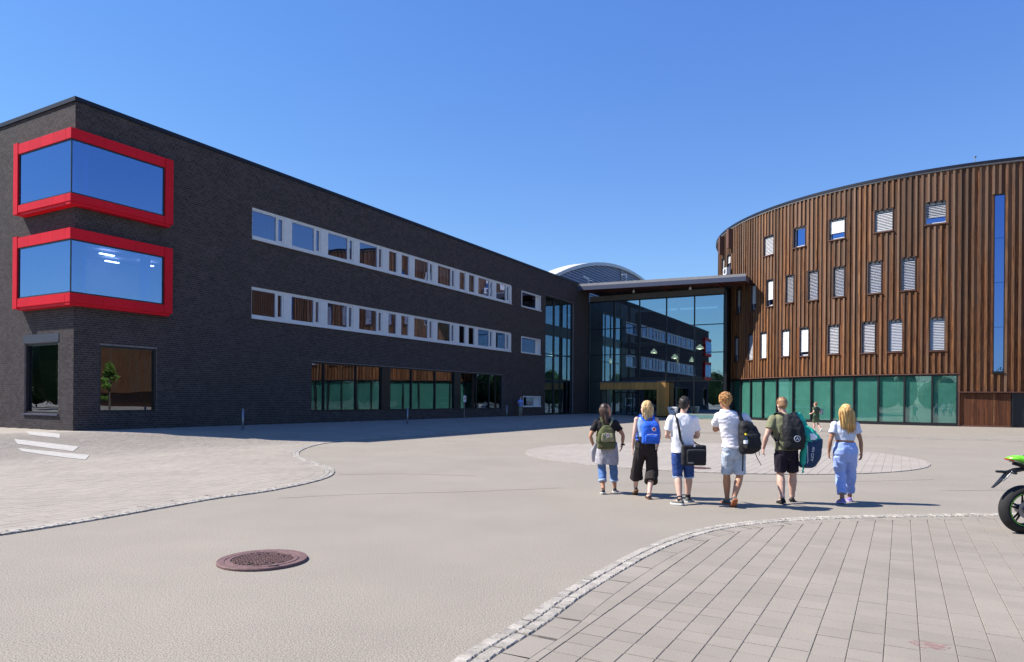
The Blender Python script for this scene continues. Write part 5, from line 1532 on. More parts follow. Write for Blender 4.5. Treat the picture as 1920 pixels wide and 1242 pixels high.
    me = remeshed(hb2, 'hair', 0.009, hr.get('rough', 0.007), hr.get('freq', 22), 2, hr.get('st', (1, 1, 0.35)), 1)
    st = MB()
    n = hr.get('strands', 150)
    for i in range(n):
        if hr['t'] == 'short':
            th = rr.uniform(0, 6.28); ph = rr.uniform(-0.35, 1.5)
            d = Vector((math.cos(th) * math.cos(ph), math.sin(th) * math.cos(ph), math.sin(ph)))
            if d.y > 0.55 and d.z < 0.45: continue
            p0 = HP(d.x * 0.080, -0.020 + d.y * 0.094, 0.034 + d.z * 0.095)
            t_ = Vector((rr.gauss(0, 1), rr.gauss(0, 1), rr.gauss(0, 1) + 0.3)); t_ = (t_ - d * t_.dot(d)).normalized()
            L = hr['len'] * rr.uniform(0.6, 1.2); dw = MhL @ d; tw_ = MhL @ t_
            st.tube([p0, p0 + dw * L * 0.35 + tw_ * L * 0.3, p0 + dw * L * 0.35 + tw_ * L * 0.9], [hr.get('sr', .008), hr.get('sr', .008) * 0.8, 0.002], 4)
        else:
            th = rr.uniform(math.pi * 0.95, math.pi * 2.05) if rr.random() < 0.85 else rr.uniform(0, 6.28)
            ph = rr.uniform(0.0, 1.35)
            d = Vector((math.cos(th) * math.cos(ph), math.sin(th) * math.cos(ph), math.sin(ph)))
            if d.y > 0.4 and d.z < 0.6: continue
            p0 = HP(d.x * 0.084, -0.020 + d.y * 0.098, 0.034 + d.z * 0.099)
            e1 = HP(d.x * hr.get('w', 0.085) * 1.12 + 0.008 * rr.gauss(0, 1), -0.02 + d.y * 0.098 - 0.01, -0.02)
            f = rr.uniform(0.75, 1.08)
            e2 = Vector((head.x + hr.get('dx', 0) + (MhL @ Vector((d.x, 0, 0))).x * hr.get('w', 0.085) * rr.uniform(0.5, 1.35), head.y - hr.get('back', 0.075) - 0.045 + rr.uniform(-.02, .012) + abs(d.x) * 0.03, head.z - hr['len'] * f))
            st.tube([p0, p0.lerp(e1, 0.6) + (MhL @ d) * 0.008, e1, e1.lerp(e2, 0.55) + Vector((rr.gauss(0, .008), -0.006, 0)), e2], [0.004, 0.008, 0.010, 0.009, 0.002], 4)
    bm_ = bmesh.new(); bm_.from_mesh(me); tmp = st.mesh('s'); bm_.from_mesh(tmp); bm_.to_mesh(me); bm_.free(); bpy.data.meshes.remove(tmp)
    smooth_flags(me)
    me.transform(RT.to_4x4())
    place(me, 'hair', hr['m'], root, base)
    PEOPLE[name_key] = (root, base, RT)
    return root, base, Wp

def hairmat(nm, c1, c2): return mat(nm, c1, 0.5, col2=c2, scale=26, stretch=(1, 1, 0.15), rnd=0.3, rnd_src='island', spec=0.4)

# garment makers: work from the same skeleton, a little wider
def tee(sleeve=0.55, grow=0.016, hem=None, srad=0.066, top=None):
    def f(b, sp):
        lv = [(z, x, y, rx + grow, ry + grow) for z, x, y, rx, ry in sp['torso'] if hem is None or z > hem]
        if hem is not None:
            z, x, y, rx, ry = min((t for t in sp['torso'] if t[0] > hem), key=lambda t: t[0])
            lv = [(hem, x, y, rx + grow + 0.006, ry + grow + 0.006)] + lv
        torso(b, lv)
        if sleeve > 0:
            for A in (sp['armL'], sp['armR']):
                sh, el_ = Vector(A[0]), Vector(A[1])
                b.ball(sh, srad * 0.98, 12, 8)
                b.tube([sh, pl(sh, el_, sleeve * 0.5), pl(sh, el_, sleeve)], [srad, srad * 0.97, srad * 1.0], 14)
    return f
def bottoms(zt, prof, grow=0.014, cuff=None):
    """hips down to fraction prof[-1][0] along hip-knee-ankle (0..2)"""
    def f(b, sp):
        lv = [(z, x, y, rx + grow, ry + grow) for z, x, y, rx, ry in sp['torso'] if z < zt - 0.02]
        z, x, y, rx, ry = min(sp['torso'], key=lambda t: abs(t[0] - zt))
        lv = lv + [(zt, x, y, rx + grow * 0.7, ry + grow * 0.7)]
        torso(b, lv)
        for L in (sp['legL'], sp['legR']):
            hip, knee, ft = L; ank = foot_frame(*ft, s=sp.get('fs', 1.0))(0, 0, 0.085)
            pts = []; rs = []
            for t, r in prof:
                pts.append(pl(hip, knee, t) if t <= 1 else pl(knee, ank, t - 1)); rs.append(r)
            b.tube(pts, rs, 16)
    return f
D = (0, 0, -1)
W_ = cloth
shoe_blk = W_('black_shoe', (0.02, 0.02, 0.022), rough=0.6); shoe_grey = W_('grey_shoe', (0.12, 0.12, 0.11)); sole_w = W_('white_sole', (0.55, 0.55, 0.53)); sole_blk = W_('black_sole', (0.02, 0.02, 0.02))

# 1 black T-shirt, grey jacket round the waist, jeans
s1 = dict(fem=True, skin='tan', k=1.02, head=(0.0, 0.0, 1.535), yaw=-1.4, pitch=0.0, group='students walking towards the hall',
  torso=[(0.68, 0.03, 0, 0.115, 0.085), (0.82, 0.03, 0, 0.165, 0.125), (0.90, 0.025, 0, 0.175, 0.125), (1.00, 0.015, 0, 0.145, 0.105), (1.10, 0.01, 0, 0.142, 0.10), (1.22, 0.0, 0, 0.165, 0.108), (1.31, 0.0, 0, 0.165, 0.09), (1.37, 0, 0, 0.095, 0.07), (1.40, 0, 0, 0.055, 0.055)],
  armL=((-0.175, 0, 1.305), (-0.295, -0.03, 1.06), (-0.225, 0.01, 0.87), ((0.35, 0.2, -1), (0, 1, 0.2), (1, 0, 0), 0.5)),
  armR=((0.175, 0, 1.305), (0.315, -0.03, 1.08), (0.305, -0.02, 0.90), ((-0.25, 0.1, -1), (0, -1, 0), (-1, 0, 0), 0.3)),
  legL=((-0.06, 0, 0.78), (-0.07, 0.03, 0.46), (-0.04, -0.15, 0.0, 0.12)), legR=((0.115, 0, 0.78), (0.145, 0.10, 0.46), (0.175, 0.19, 0.15, 0.0)),
  shoes=(shoe_blk, sole_w), fs=0.92,
  clothes=[dict(n='shirt', f=tee(0.62, 0.016, 0.93, 0.062), m=W_('black_cotton', (0.022, 0.019, 0.021))),
           dict(n='jeans', f=bottoms(0.95, [(0, 0.10), (0.5, 0.092), (0.9, 0.075), (1.2, 0.078), (1.62, 0.072)]), m=W_('blue_denim', (0.10, 0.19, 0.40), var=0.2)),
           dict(n='jean_cuffs', f=lambda b, sp: [b.tube([pl(k_, a_, 0.56), pl(k_, a_, 0.66)], 0.080, 16) for k_, a_ in ((sp['legL'][1], foot_frame(*sp['legL'][2], s=.92)(0, 0, .085)), (sp['legR'][1], foot_frame(*sp['legR'][2], s=.92)(0, 0, .085)))], m=W_('pale_denim', (0.33, 0.42, 0.58)), disp=0.003),
           dict(n='jacket', f=lambda b, sp: (torso(b, [(0.545, 0.015, -0.02, 0.215, 0.165), (0.66, 0.015, -0.02, 0.217, 0.165), (0.80, 0.02, -0.01, 0.205, 0.155), (0.92, 0.02, 0, 0.19, 0.14), (1.0, 0.015, 0, 0.165, 0.125)]),
                b.tube([Vector((-0.19, -0.05, 0.93)), Vector((-0.235, 0.0, 0.78)), Vector((-0.225, 0.03, 0.58))], [0.03, 0.04, 0.035], 10)), m=W_('grey_sweat_cloth', (0.36, 0.34, 0.36)), disp=0.016, freq=7, stretch=(1.6, 1.6, .5), label='grey jacket tied around the waist')],
  hair=dict(t='long', len=0.30, w=0.094, taper=0.2, back=0.065, m=hairmat('dark_brown_hair', (0.028, 0.015, 0.011), (0.09, 0.05, 0.035)), strands=190))
person('student_a', (1.75, 12.88), 'person in black T-shirt and rolled jeans, grey jacket tied round the waist', s1)
# 2 light top, black culottes
s2 = dict(fem=True, skin='light', head=(-0.005, 0, 1.60), yaw=0.75, group='students walking towards the hall',
  torso=[(0.74, -0.01, 0, 0.115, 0.085), (0.88, -0.01, 0, 0.175, 0.13), (0.97, -0.005, 0, 0.175, 0.125), (1.07, 0, 0, 0.148, 0.105), (1.17, 0, 0, 0.15, 0.10), (1.28, 0.0, 0, 0.168, 0.105), (1.385, 0.005, 0, 0.165, 0.085), (1.44, 0, 0, 0.09, 0.068), (1.465, 0, 0, 0.055, 0.055)],
  armL=((-0.165, 0, 1.385), (-0.215, -0.03, 1.11), (-0.23, 0.02, 0.87), ((-0.02, 0.1, -1), (0, -1, 0), (1, 0, 0), 0.45)),
  armR=((0.175, 0, 1.385), (0.235, -0.03, 1.12), (0.215, 0.05, 0.90), ((-0.05, 0.2, -1), (0, -1, 0), (-1, 0, 0), 0.5)),
  legL=((-0.095, 0, 0.84), (-0.165, 0.10, 0.47), (-0.165, 0.17, -0.05, 0.55)), legR=((0.095, 0, 0.84), (0.118, 0.0, 0.47), (0.065, -0.26, 0.0, 0.0)),
  shoes=(shoe_blk, W_('brown_sole', (0.14, 0.08, 0.045))), fs=0.95, shoeh=0.055,
  clothes=[dict(n='top', f=tee(0, 0.010, 1.06), m=W_('pale_blue_top', (0.52, 0.58, 0.66), col2=(0.12, 0.3, 0.6), scale=9), disp=0.005),
           dict(n='culottes', f=bottoms(1.09, [(0, 0.105), (0.35, 0.108), (0.7, 0.104), (1.0, 0.106), (1.25, 0.112), (1.47, 0.122)], 0.014), m=W_('black_culotte', (0.028, 0.022, 0.022)), disp=0.014, freq=7, stretch=(1.7, 1.7, .35))],
  hair=dict(t='long', len=0.22, w=0.104, taper=0.25, dx=0.03, back=0.06, m=hairmat('blonde_hair', (0.42, 0.25, 0.08), (0.72, 0.52, 0.26)), strands=220))
person('student_b', (2.40, 12.4), 'person in a pale sleeveless top and wide black cropped trousers, blonde hair, head turned left', s2)
# 3 white T-shirt, denim shorts, messenger bag
s3 = dict(skin='fair', head=(0.03, 0.01, 1.66), yaw=-0.35, pitch=-0.12, group='students walking towards the hall',
  torso=[(0.74, 0.02, 0, 0.115, 0.085), (0.88, 0.015, 0, 0.168, 0.125), (0.98, 0.01, 0, 0.168, 0.12), (1.08, 0.0, 0, 0.165, 0.115), (1.20, 0, 0, 0.175, 0.115), (1.32, 0, 0, 0.19, 0.118), (1.42, 0, 0, 0.185, 0.095), (1.485, 0.005, 0, 0.105, 0.075), (1.515, 0.01, 0, 0.06, 0.06)],
  armL=((-0.19, 0, 1.41), (-0.265, 0.02, 1.13), (-0.15, 0.24, 1.10), ((0.5, 1, 0.05), (0, 0.2, -1), (1, 0, 0), 0.9)),
  armR=((0.19, 0, 1.41), (0.27, 0.02, 1.125), (0.15, 0.24, 1.12), ((-0.5, 1, 0.05), (0, 0.2, -1), (-1, 0, 0), 0.9)),
  legL=((-0.08, 0, 0.84), (-0.075, 0.03, 0.48), (-0.03, -0.18, -0.55, 0.06)), legR=((0.095, 0, 0.84), (0.115, 0.10, 0.48), (0.10, 0.19, 0.55, 0.0)),
  shoes=(shoe_grey, sole_w), fs=1.02,
  clothes=[dict(n='shirt', f=tee(0.66, 0.022, 0.86, 0.076), m=W_('white_cotton', (0.78, 0.77, 0.80), var=0.03), disp=0.014, freq=7, stretch=(1, 1, .7)),
           dict(n='shorts', f=bottoms(0.95, [(0, 0.102), (0.5, 0.098), (0.98, 0.084), (1.08, 0.084)], 0.012), m=W_('dark_blue_denim', (0.03, 0.065, 0.22), var=0.25), disp=0.011),
           dict(n='short_cuffs', f=lambda b, sp: [b.tube([pl(L[0], L[1], 1.03), pl(L[0], L[1], 1.13)], 0.088, 16) for L in (sp['legL'], sp['legR'])], m=W_('pale_denim', (0.33, 0.42, 0.58)), disp=0.003),
           dict(n='socks', f=lambda b, sp: [b.tube([pl(L[1], foot_frame(*L[2], s=1.02)(0, 0, .085), 0.86), foot_frame(*L[2], s=1.02)(0, 0, 0.06)], 0.045, 12) for L in (sp['legL'], sp['legR'])], m=W_('black_sock', (0.025, 0.025, 0.03)), disp=0)],
  hair=dict(t='short', len=0.035, m=hairmat('black_hair', (0.014, 0.011, 0.010), (0.05, 0.04, 0.035)), strands=160))
person('student_c', (2.87, 11.65), 'person in a white T-shirt and dark denim shorts with a bag strap across the back', s3)
# 4 white T-shirt, pale shorts, ginger hair
s4 = dict(skin='tan', k=1.05, head=(-0.055, 0.02, 1.725), yaw=0.25, pitch=-0.1, group='students walking towards the hall',
  torso=[(0.78, 0.095, 0, 0.115, 0.085), (0.92, 0.095, 0, 0.165, 0.125), (1.01, 0.09, 0, 0.165, 0.12), (1.12, 0.075, 0, 0.155, 0.11), (1.25, 0.06, 0, 0.175, 0.115), (1.38, 0.05, 0, 0.205, 0.12), (1.48, 0.03, 0, 0.205, 0.10), (1.55, -0.005, 0.005, 0.115, 0.08), (1.585, -0.03, 0.01, 0.06, 0.06)],
  armL=((-0.165, 0.02, 1.465), (-0.165, 0.20, 1.24), (-0.02, 0.36, 1.28), ((1, 0.6, 0.1), (0, 0, -1), (0, 1, 0), 0.8)),
  armR=((0.26, 0, 1.46), (0.415, 0.0, 1.23), (0.33, 0.16, 1.08), ((-0.6, 0.8, -0.3), (0, -0.5, -1), (-1, 0, 0), 0.9)),
  legL=((0.0, 0, 0.88), (-0.02, 0.12, 0.50), (-0.01, 0.25, -0.1, 0.0)), legR=((0.185, 0, 0.88), (0.195, 0.02, 0.49), (0.125, -0.24, 0.05, 0.75)),
  shoes=(shoe_grey, W_('orange_sole', (0.34, 0.12, 0.06))), fs=1.05,
  clothes=[dict(n='shirt', f=tee(0.6, 0.020, 0.96, 0.078), m=W_('white_jersey', (0.75, 0.72, 0.76), var=0.03), disp=0.016, freq=6.5, stretch=(.8, .8, 1.6)),
           dict(n='shorts', f=bottoms(1.05, [(0, 0.104), (0.5, 0.100), (0.92, 0.092)], 0.014), m=W_('faded_denim', (0.40, 0.46, 0.55), var=0.2), disp=0.010)],
  hair=dict(t='short', len=0.05, rough=0.010, freq=26, st=(1, 1, 1), m=hairmat('ginger_hair', (0.30, 0.12, 0.035), (0.62, 0.36, 0.14)), strands=300, sr=0.011))
person('student_d', (3.56, 11.4), 'tall person in a white T-shirt and pale denim shorts with curly ginger hair', s4)
# 5 olive T-shirt, dark shorts
s5 = dict(skin='fair', k=1.12, head=(-0.06, 0.05, 1.665), yaw=0.15, pitch=-0.45, group='students walking towards the hall',
  torso=[(0.74, 0.01, 0, 0.115, 0.085), (0.88, 0.01, 0, 0.172, 0.13), (0.97, 0.01, 0, 0.172, 0.125), (1.08, 0.0, 0, 0.168, 0.118), (1.20, -0.005, 0, 0.19, 0.122), (1.33, -0.01, 0, 0.215, 0.128), (1.43, -0.015, 0.005, 0.21, 0.105), (1.50, -0.03, 0.015, 0.125, 0.085), (1.535, -0.04, 0.03, 0.065, 0.062)],
  armL=((-0.225, 0, 1.42), (-0.345, -0.03, 1.14), (-0.365, 0.05, 0.93), ((0.0, 0.25, -1), (0, -1, 0), (1, 0, 0), 0.8)),
  armR=((0.215, 0, 1.42), (0.335, 0.02, 1.22), (0.36, 0.25, 1.12), ((-0.2, 1, -0.2), (0, 0, -1), (-1, 0, 0), 1.0)),
  legL=((-0.085, 0, 0.84), (-0.09, 0.03, 0.48), (-0.05, -0.14, 0.0, 0.15)), legR=((0.10, 0, 0.84), (0.12, 0.10, 0.48), (0.115, 0.17, 0.35, 0.0)), leg=(0.092, 0.063, 0.071, 0.042),
  shoes=(shoe_blk, sole_blk), fs=1.0,
  clothes=[dict(n='shirt', f=tee(0.58, 0.016, 0.90, 0.080), m=W_('olive_cotton', (0.20, 0.20, 0.115), var=0.05), disp=0.010),
           dict(n='shorts', f=bottoms(0.98, [(0, 0.108), (0.5, 0.106), (0.75, 0.098), (0.86, 0.098)], 0.014), m=W_('navy_black_shorts', (0.020, 0.016, 0.028)), disp=0.011)],
  hair=dict(t='short', len=0.025, rough=0.004, m=hairmat('cropped_ginger_hair', (0.16, 0.08, 0.04), (0.34, 0.19, 0.09)), strands=120, sr=0.006))
person('student_e', (4.67, 11.8), 'person in an olive T-shirt and dark shorts looking down, wearing a black rucksack', s5)
# 6 pale crop top, pale blue trousers
s6 = dict(fem=True, skin='brown', head=(-0.005, 0, 1.565), yaw=0.3, pitch=-0.1, group='students walking towards the hall',
  torso=[(0.70, 0.01, 0, 0.115, 0.085), (0.84, 0.01, 0, 0.188, 0.135), (0.92, 0.01, 0, 0.185, 0.13), (1.02, 0.0, 0, 0.145, 0.105), (1.10, 0, 0, 0.142, 0.10), (1.22, 0.0, 0, 0.168, 0.108), (1.34, 0, 0, 0.175, 0.088), (1.40, 0, 0, 0.095, 0.07), (1.43, 0, 0, 0.055, 0.055)],
  armL=((-0.18, 0, 1.335), (-0.262, -0.03, 1.06), (-0.255, 0.04, 0.86), ((0.1, 0.25, -1), (0, -1, 0), (1, 0, 0), 0.6)),
  armR=((0.18, 0, 1.335), (0.262, -0.02, 1.06), (0.30, 0.03, 0.85), ((0.05, 0.2, -1), (0, -1, 0), (-1, 0, 0), 0.6)),
  legL=((-0.085, 0, 0.80), (-0.075, 0.03, 0.46), (-0.03, -0.18, -0.05, 0.15)), legR=((0.10, 0, 0.80), (0.10, 0.10, 0.46), (0.09, 0.17, 0.3, 0.0)), leg=(0.088, 0.054, 0.054, 0.036),
  shoes=(W_('lilac_shoe', (0.22, 0.16, 0.42)), W_('pale_lilac_sole', (0.38, 0.32, 0.55))), fs=0.93,
  clothes=[dict(n='crop_top', f=tee(0.52, 0.017, 1.075, 0.066), m=W_('pale_blue_cotton', (0.56, 0.60, 0.72), var=0.04), disp=0.009),
           dict(n='trousers', f=bottoms(1.04, [(0, 0.112), (0.4, 0.108), (0.8, 0.092), (1.2, 0.086), (1.55, 0.082), (1.74, 0.074)], 0.014), m=W_('sky_blue_satin', (0.30, 0.40, 0.74), rough=0.45, var=0.05), disp=0.013, freq=8),
           dict(n='trouser_cuffs', f=lambda b, sp: [b.tube([pl(L[1], foot_frame(*L[2], s=.93)(0, 0, .085), 0.70), pl(L[1], foot_frame(*L[2], s=.93)(0, 0, .085), 0.82)], 0.078, 16) for L in (sp['legL'], sp['legR'])], m=W_('sky_blue_satin', (0.30, 0.40, 0.74)), disp=0.006)],
  hair=dict(t='long', len=0.36, w=0.112, taper=0.35, dx=0.03, back=0.075, m=hairmat('golden_hair', (0.36, 0.17, 0.04), (0.70, 0.46, 0.18)), strands=240))
person('student_f', (5.72, 11.9), 'person in a pale blue crop top and light blue trousers with long golden hair', s6)
# 7 jogger
s7 = dict(skin='fair', head=(-0.03, 0.04, 1.60), yaw=0.5, turn=0.35, dz=0.0,
  torso=[(0.76, 0, 0, 0.115, 0.085), (0.90, 0, 0, 0.165, 0.12), (1.0, 0, 0.01, 0.16, 0.115), (1.12, 0, 0.02, 0.165, 0.11), (1.28, -0.01, 0.03, 0.19, 0.115), (1.38, -0.015, 0.035, 0.185, 0.095), (1.44, -0.02, 0.035, 0.10, 0.075), (1.465, -0.02, 0.035, 0.06, 0.06)],
  armL=((-0.19, 0.03, 1.37), (-0.29, -0.12, 1.16), (-0.36, 0.06, 1.03), ((-0.3, 1, 0.1), (0, 0, -1), (1, 0, 0), 0.9)),
  armR=((0.18, 0.03, 1.37), (0.30, -0.02, 1.14), (0.22, 0.2, 1.14), ((-0.6, 0.8, 0), (0, 0, -1), (-1, 0, 0), 0.9)),
  legL=((-0.085, 0, 0.85), (-0.09, 0.12, 0.47), (-0.08, 0.06, 0.0, 0.2)), legR=((0.085, 0, 0.85), (0.12, 0.0, 0.46), (0.24, -0.38, 0.0, 0.9)),
  shoes=(sole_w, sole_w), fs=1.0,
  clothes=[dict(n='shirt', f=tee(0.6, 0.020, 0.86, 0.072), m=W_('dark_green_cotton', (0.055, 0.085, 0.05))),
           dict(n='shorts', f=bottoms(0.95, [(0, 0.11), (0.5, 0.115), (0.8, 0.115)]), m=W_('green_shorts', (0.085, 0.12, 0.065)))],
  hair=dict(t='short', len=0.03, m=hairmat('auburn_hair', (0.14, 0.06, 0.03), (0.28, 0.14, 0.07)), strands=60))
person('jogger', (18.0, 41.0), 'person in a dark green T-shirt and shorts jogging in front of the teal glass', s7, vox=0.014)
# 8 far person by the wall
s8 = dict(skin='fair', head=(0, 0, 1.63), yaw=2.6, turn=0.6,
  torso=[(0.76, 0, 0, 0.115, 0.085), (0.90, 0, 0, 0.165, 0.12), (1.0, 0, 0, 0.16, 0.115), (1.12, 0, 0, 0.165, 0.11), (1.30, 0, 0, 0.19, 0.115), (1.40, 0, 0, 0.185, 0.095), (1.46, 0, 0, 0.10, 0.075), (1.485, 0, 0, 0.06, 0.06)],
  armL=((-0.19, 0, 1.39), (-0.25, 0.0, 1.11), (-0.12, -0.22, 1.15), ((0.5, -1, 0.2), (0, 0, -1), (0, 0, 1), 0.8)),
  armR=((0.19, 0, 1.39), (0.25, 0.0, 1.11), (0.12, -0.22, 1.15), ((-0.5, -1, 0.2), (0, 0, -1), (0, 0, 1), 0.8)),
  legL=((-0.085, 0, 0.85), (-0.10, 0.0, 0.47), (-0.11, 0.0, 3.0, 0.0)), legR=((0.085, 0, 0.85), (0.09, 0.0, 0.46), (0.10, 0.05, 3.3, 0.0)),
  shoes=(shoe_blk, sole_blk), fs=1.0,
  clothes=[dict(n='shirt', f=tee(0.6, 0.020, 0.88, 0.072), m=W_('sky_blue_shirt', (0.20, 0.30, 0.66))),
           dict(n='trousers', f=bottoms(0.95, [(0, 0.11), (0.5, 0.10), (1.0, 0.085), (1.5, 0.075), (1.85, 0.07)]), m=W_('stone_trousers', (0.24, 0.21, 0.17)))],
  hair=dict(t='short', len=0.03, m=hairmat('dark_hair', (0.03, 0.02, 0.015), (0.07, 0.05, 0.035)), strands=60))
person('waiter', (0.75, 60.9), 'person in a light blue shirt standing by the brick wall far away', s8, vox=0.014)
# ------------------------------------------------------------------ bags and other carried things
def bag_mat(nm, col, rough=0.85): return mat(nm, col, rough, var=0.14, scale=16, fine=(140, 0.10), bump=0.3, bscale=120, spec=0.25)
M['olive_bag'] = bag_mat('olive_canvas', (0.085, 0.092, 0.038)); M['olive_lt'] = bag_mat('pale_olive_canvas', (0.24, 0.23, 0.13))
M['blue_bag'] = bag_mat('bright_blue_canvas', (0.028, 0.12, 0.60)); M['blue_strap'] = bag_mat('dark_blue_webbing', (0.02, 0.05, 0.22))
M['black_bag'] = bag_mat('black_nylon', (0.016, 0.016, 0.019), 0.7); M['black_strap'] = bag_mat('black_webbing', (0.028, 0.026, 0.028))
M['teal_bag'] = bag_mat('teal_nylon', (0.02, 0.36, 0.27), 0.6); M['navy_bag'] = bag_mat('navy_nylon', (0.016, 0.04, 0.10), 0.6)
M['print_white'] = mat('white_print', (0.72, 0.74, 0.78), 0.7); M['print_red'] = mat('red_print_logo', (0.55, 0.06, 0.05), 0.7)
M['leather'] = mat('brown_leather_patch', (0.30, 0.2, 0.1), 0.7)
def bagform(lv, n=4.0):
    """rings of a soft box: (z, x, y, half width, half depth)"""
    b = MB(); b.rings([ell((x, y, z), hx, hy, 28, n) for z, x, y, hx, hy in lv]); return b
class Bag:
    def __init__(s, key, name, label, cat, c, group=None):
        s.base = PEOPLE[key][1]; s.c = Vector(c)
        s.root = empty(name, s.base + s.c); tag(s.root, label, cat, group)
    def soft(s, nm, m, lv, vox=0.011, disp=0.008, freq=8, n=4.0, parent=None, seed=1):
        b = bagform(lv, n); me = remeshed(b, nm, vox, disp, freq, seed, smooth_it=2); me.materials.append(m)
        return link_mesh(nm, me, s.base, parent or s.root)
    def hard(s, nm, m, fn, parent=None, sm=False):
        b = MB(); fn(b); b.v = [tuple(Vector(v) + s.base) for v in b.v]
        return b.build(nm, m, parent or s.root, sm)
def strap(pts, w=0.018, t=0.004, side=(1, 0, 0)):
    return lambda b: b.tube(pts, [w] * len(pts), 6, rad2=[t] * len(pts), side=side)
GB = 'bags carried by the students'
# olive backpack
bg1 = Bag('student_a', 'backpack', 'olive green backpack with a round badge and pale pocket, worn over a black T-shirt', 'backpack', (-0.02, -0.2, 0.84), GB)
bg1.soft('body', M['olive_bag'], [(0.835, -0.02, -0.195, 0.145, 0.06), (0.86, -0.02, -0.2, 0.165, 0.078), (1.02, -0.02, -0.205, 0.165, 0.085), (1.12, -0.02, -0.20, 0.155, 0.08), (1.20, -0.015, -0.19, 0.11, 0.062), (1.255, -0.01, -0.18, 0.06, 0.045), (1.27, -0.01, -0.175, 0.04, 0.03)])
bg1.soft('pocket', M['olive_lt'], [(0.97, -0.005, -0.285, 0.115, 0.015), (1.0, -0.005, -0.29, 0.12, 0.02), (1.09, -0.005, -0.288, 0.112, 0.02), (1.13, -0.005, -0.28, 0.095, 0.012)], disp=0.012, freq=16)
bg1.hard('badge', M['print_white'], lambda b: b.disc((-0.01, -0.312, 1.09), 0.032, (0, -1, 0.1), 0.005))
bg1.hard('badge_centre', M['print_red'], lambda b: b.disc((-0.01, -0.318, 1.09), 0.016, (0, -1, 0.1), 0.003))
bg1.hard('bottom_seam', M['black_strap'], lambda b: b.rings([ell((-0.02, -0.2, z), 0.169, 0.087, 28, 4) for z in (0.958, 0.966)]))
bg1.hard('small_tag', M['leather'], lambda b: b.disc((-0.12, -0.275, 0.89), 0.018, (0, -1, 0), 0.004))
for sx in (-1, 1):
    bg1.hard('shoulder_strap', M['olive_lt'] if sx > 0 else M['olive_bag'], strap([(-0.01 + sx * 0.05, -0.16, 1.24), (sx * 0.085, -0.135, 1.33), (sx * 0.11, -0.06, 1.415), (sx * 0.115, 0.05, 1.40), (sx * 0.12, 0.135, 1.28), (sx * 0.15, 0.12, 1.05), (sx * 0.17, -0.10, 0.93)], 0.02, 0.006))
bg1.hard('top_handle', M['black_strap'], lambda b: b.tube([(-0.06, -0.165, 1.255), (-0.05, -0.17, 1.30), (0.03, -0.17, 1.30), (0.04, -0.165, 1.255)], 0.009, 6))
# wrist watch
bw = Bag('student_a', 'wristwatch', 'black wristwatch on the right wrist of the person with the olive backpack', 'watch', (0.305, -0.02, 0.915))
bw.hard('band', M['black_strap'], lambda b: b.tube([(0.306, -0.02, 0.92), (0.304, -0.019, 0.895)], 0.033, 14)); bw.hard('dial', M['black'], lambda b: b.disc((0.338, -0.03, 0.908), 0.02, (1, -0.3, 0), 0.01))
# blue backpack
bg2 = Bag('student_b', 'backpack', 'bright blue square backpack with a round red and white badge', 'backpack', (0.05, -0.2, 0.98), GB)
bg2.soft('body', M['blue_bag'], [(0.965, 0.05, -0.19, 0.135, 0.06), (0.985, 0.05, -0.2, 0.155, 0.075), (1.15, 0.045, -0.205, 0.155, 0.085), (1.29, 0.04, -0.20, 0.15, 0.08), (1.34, 0.04, -0.19, 0.12, 0.065), (1.36, 0.04, -0.185, 0.10, 0.05)])
bg2.soft('pocket', M['blue_bag'], [(0.995, 0.05, -0.288, 0.115, 0.014), (1.02, 0.05, -0.293, 0.125, 0.02), (1.10, 0.05, -0.293, 0.122, 0.02), (1.13, 0.05, -0.285, 0.11, 0.012)], disp=0.006)
bg2.hard('badge', M['print_white'], lambda b: b.disc((0.085, -0.291, 1.225), 0.036, (0, -1, 0), 0.006)); bg2.hard('badge_centre', M['print_red'], lambda b: b.disc((0.085, -0.298, 1.225), 0.025, (0, -1, 0), 0.003))
bg2.hard('pocket_zip', M['print_white'], lambda b: b.tube([(-0.04, -0.312, 1.135), (0.06, -0.314, 1.14), (0.14, -0.312, 1.13)], 0.004, 5))
for sx in (-1, 1):
    bg2.hard('shoulder_strap', M['blue_bag'], strap([(0.04 + sx * 0.07, -0.18, 1.33), (0.01 + sx * 0.10, -0.12, 1.41), (sx * 0.115, -0.04, 1.475), (sx * 0.12, 0.06, 1.45), (sx * 0.13, 0.13, 1.30), (sx * 0.17, 0.10, 1.1), (sx * 0.17, -0.12, 1.02)], 0.02, 0.006))
    bg2.hard('top_handle', M['blue_strap'], lambda b: b.tube([(0.04 + sx * 0.035, -0.19, 1.345), (0.04 + sx * 0.03, -0.20, 1.40), (0.04, -0.2, 1.42)], 0.010, 6))
# black messenger bag
bg3 = Bag('student_c', 'messenger_bag', 'black messenger bag hanging behind the hip on a long strap', 'shoulder bag', (0.13, -0.23, 0.66), GB)
bg3.soft('body', M['black_bag'], [(0.665, 0.13, -0.225, 0.185, 0.055), (0.68, 0.13, -0.23, 0.198, 0.068), (0.85, 0.13, -0.23, 0.2, 0.072), (0.985, 0.13, -0.225, 0.198, 0.062), (1.0, 0.13, -0.22, 0.188, 0.05)], disp=0.004, n=7)
bg3.soft('front_pocket', M['black_bag'], [(0.685, 0.15, -0.305, 0.145, 0.018), (0.70, 0.15, -0.31, 0.155, 0.024), (0.90, 0.15, -0.31, 0.155, 0.024), (0.935, 0.15, -0.303, 0.135, 0.016)], disp=0.003, n=6)
bg3.hard('zip', M['bike_grey'], lambda b: b.tube([(0.0, -0.335, 0.92), (0.15, -0.338, 0.935), (0.29, -0.335, 0.925)], 0.004, 5))
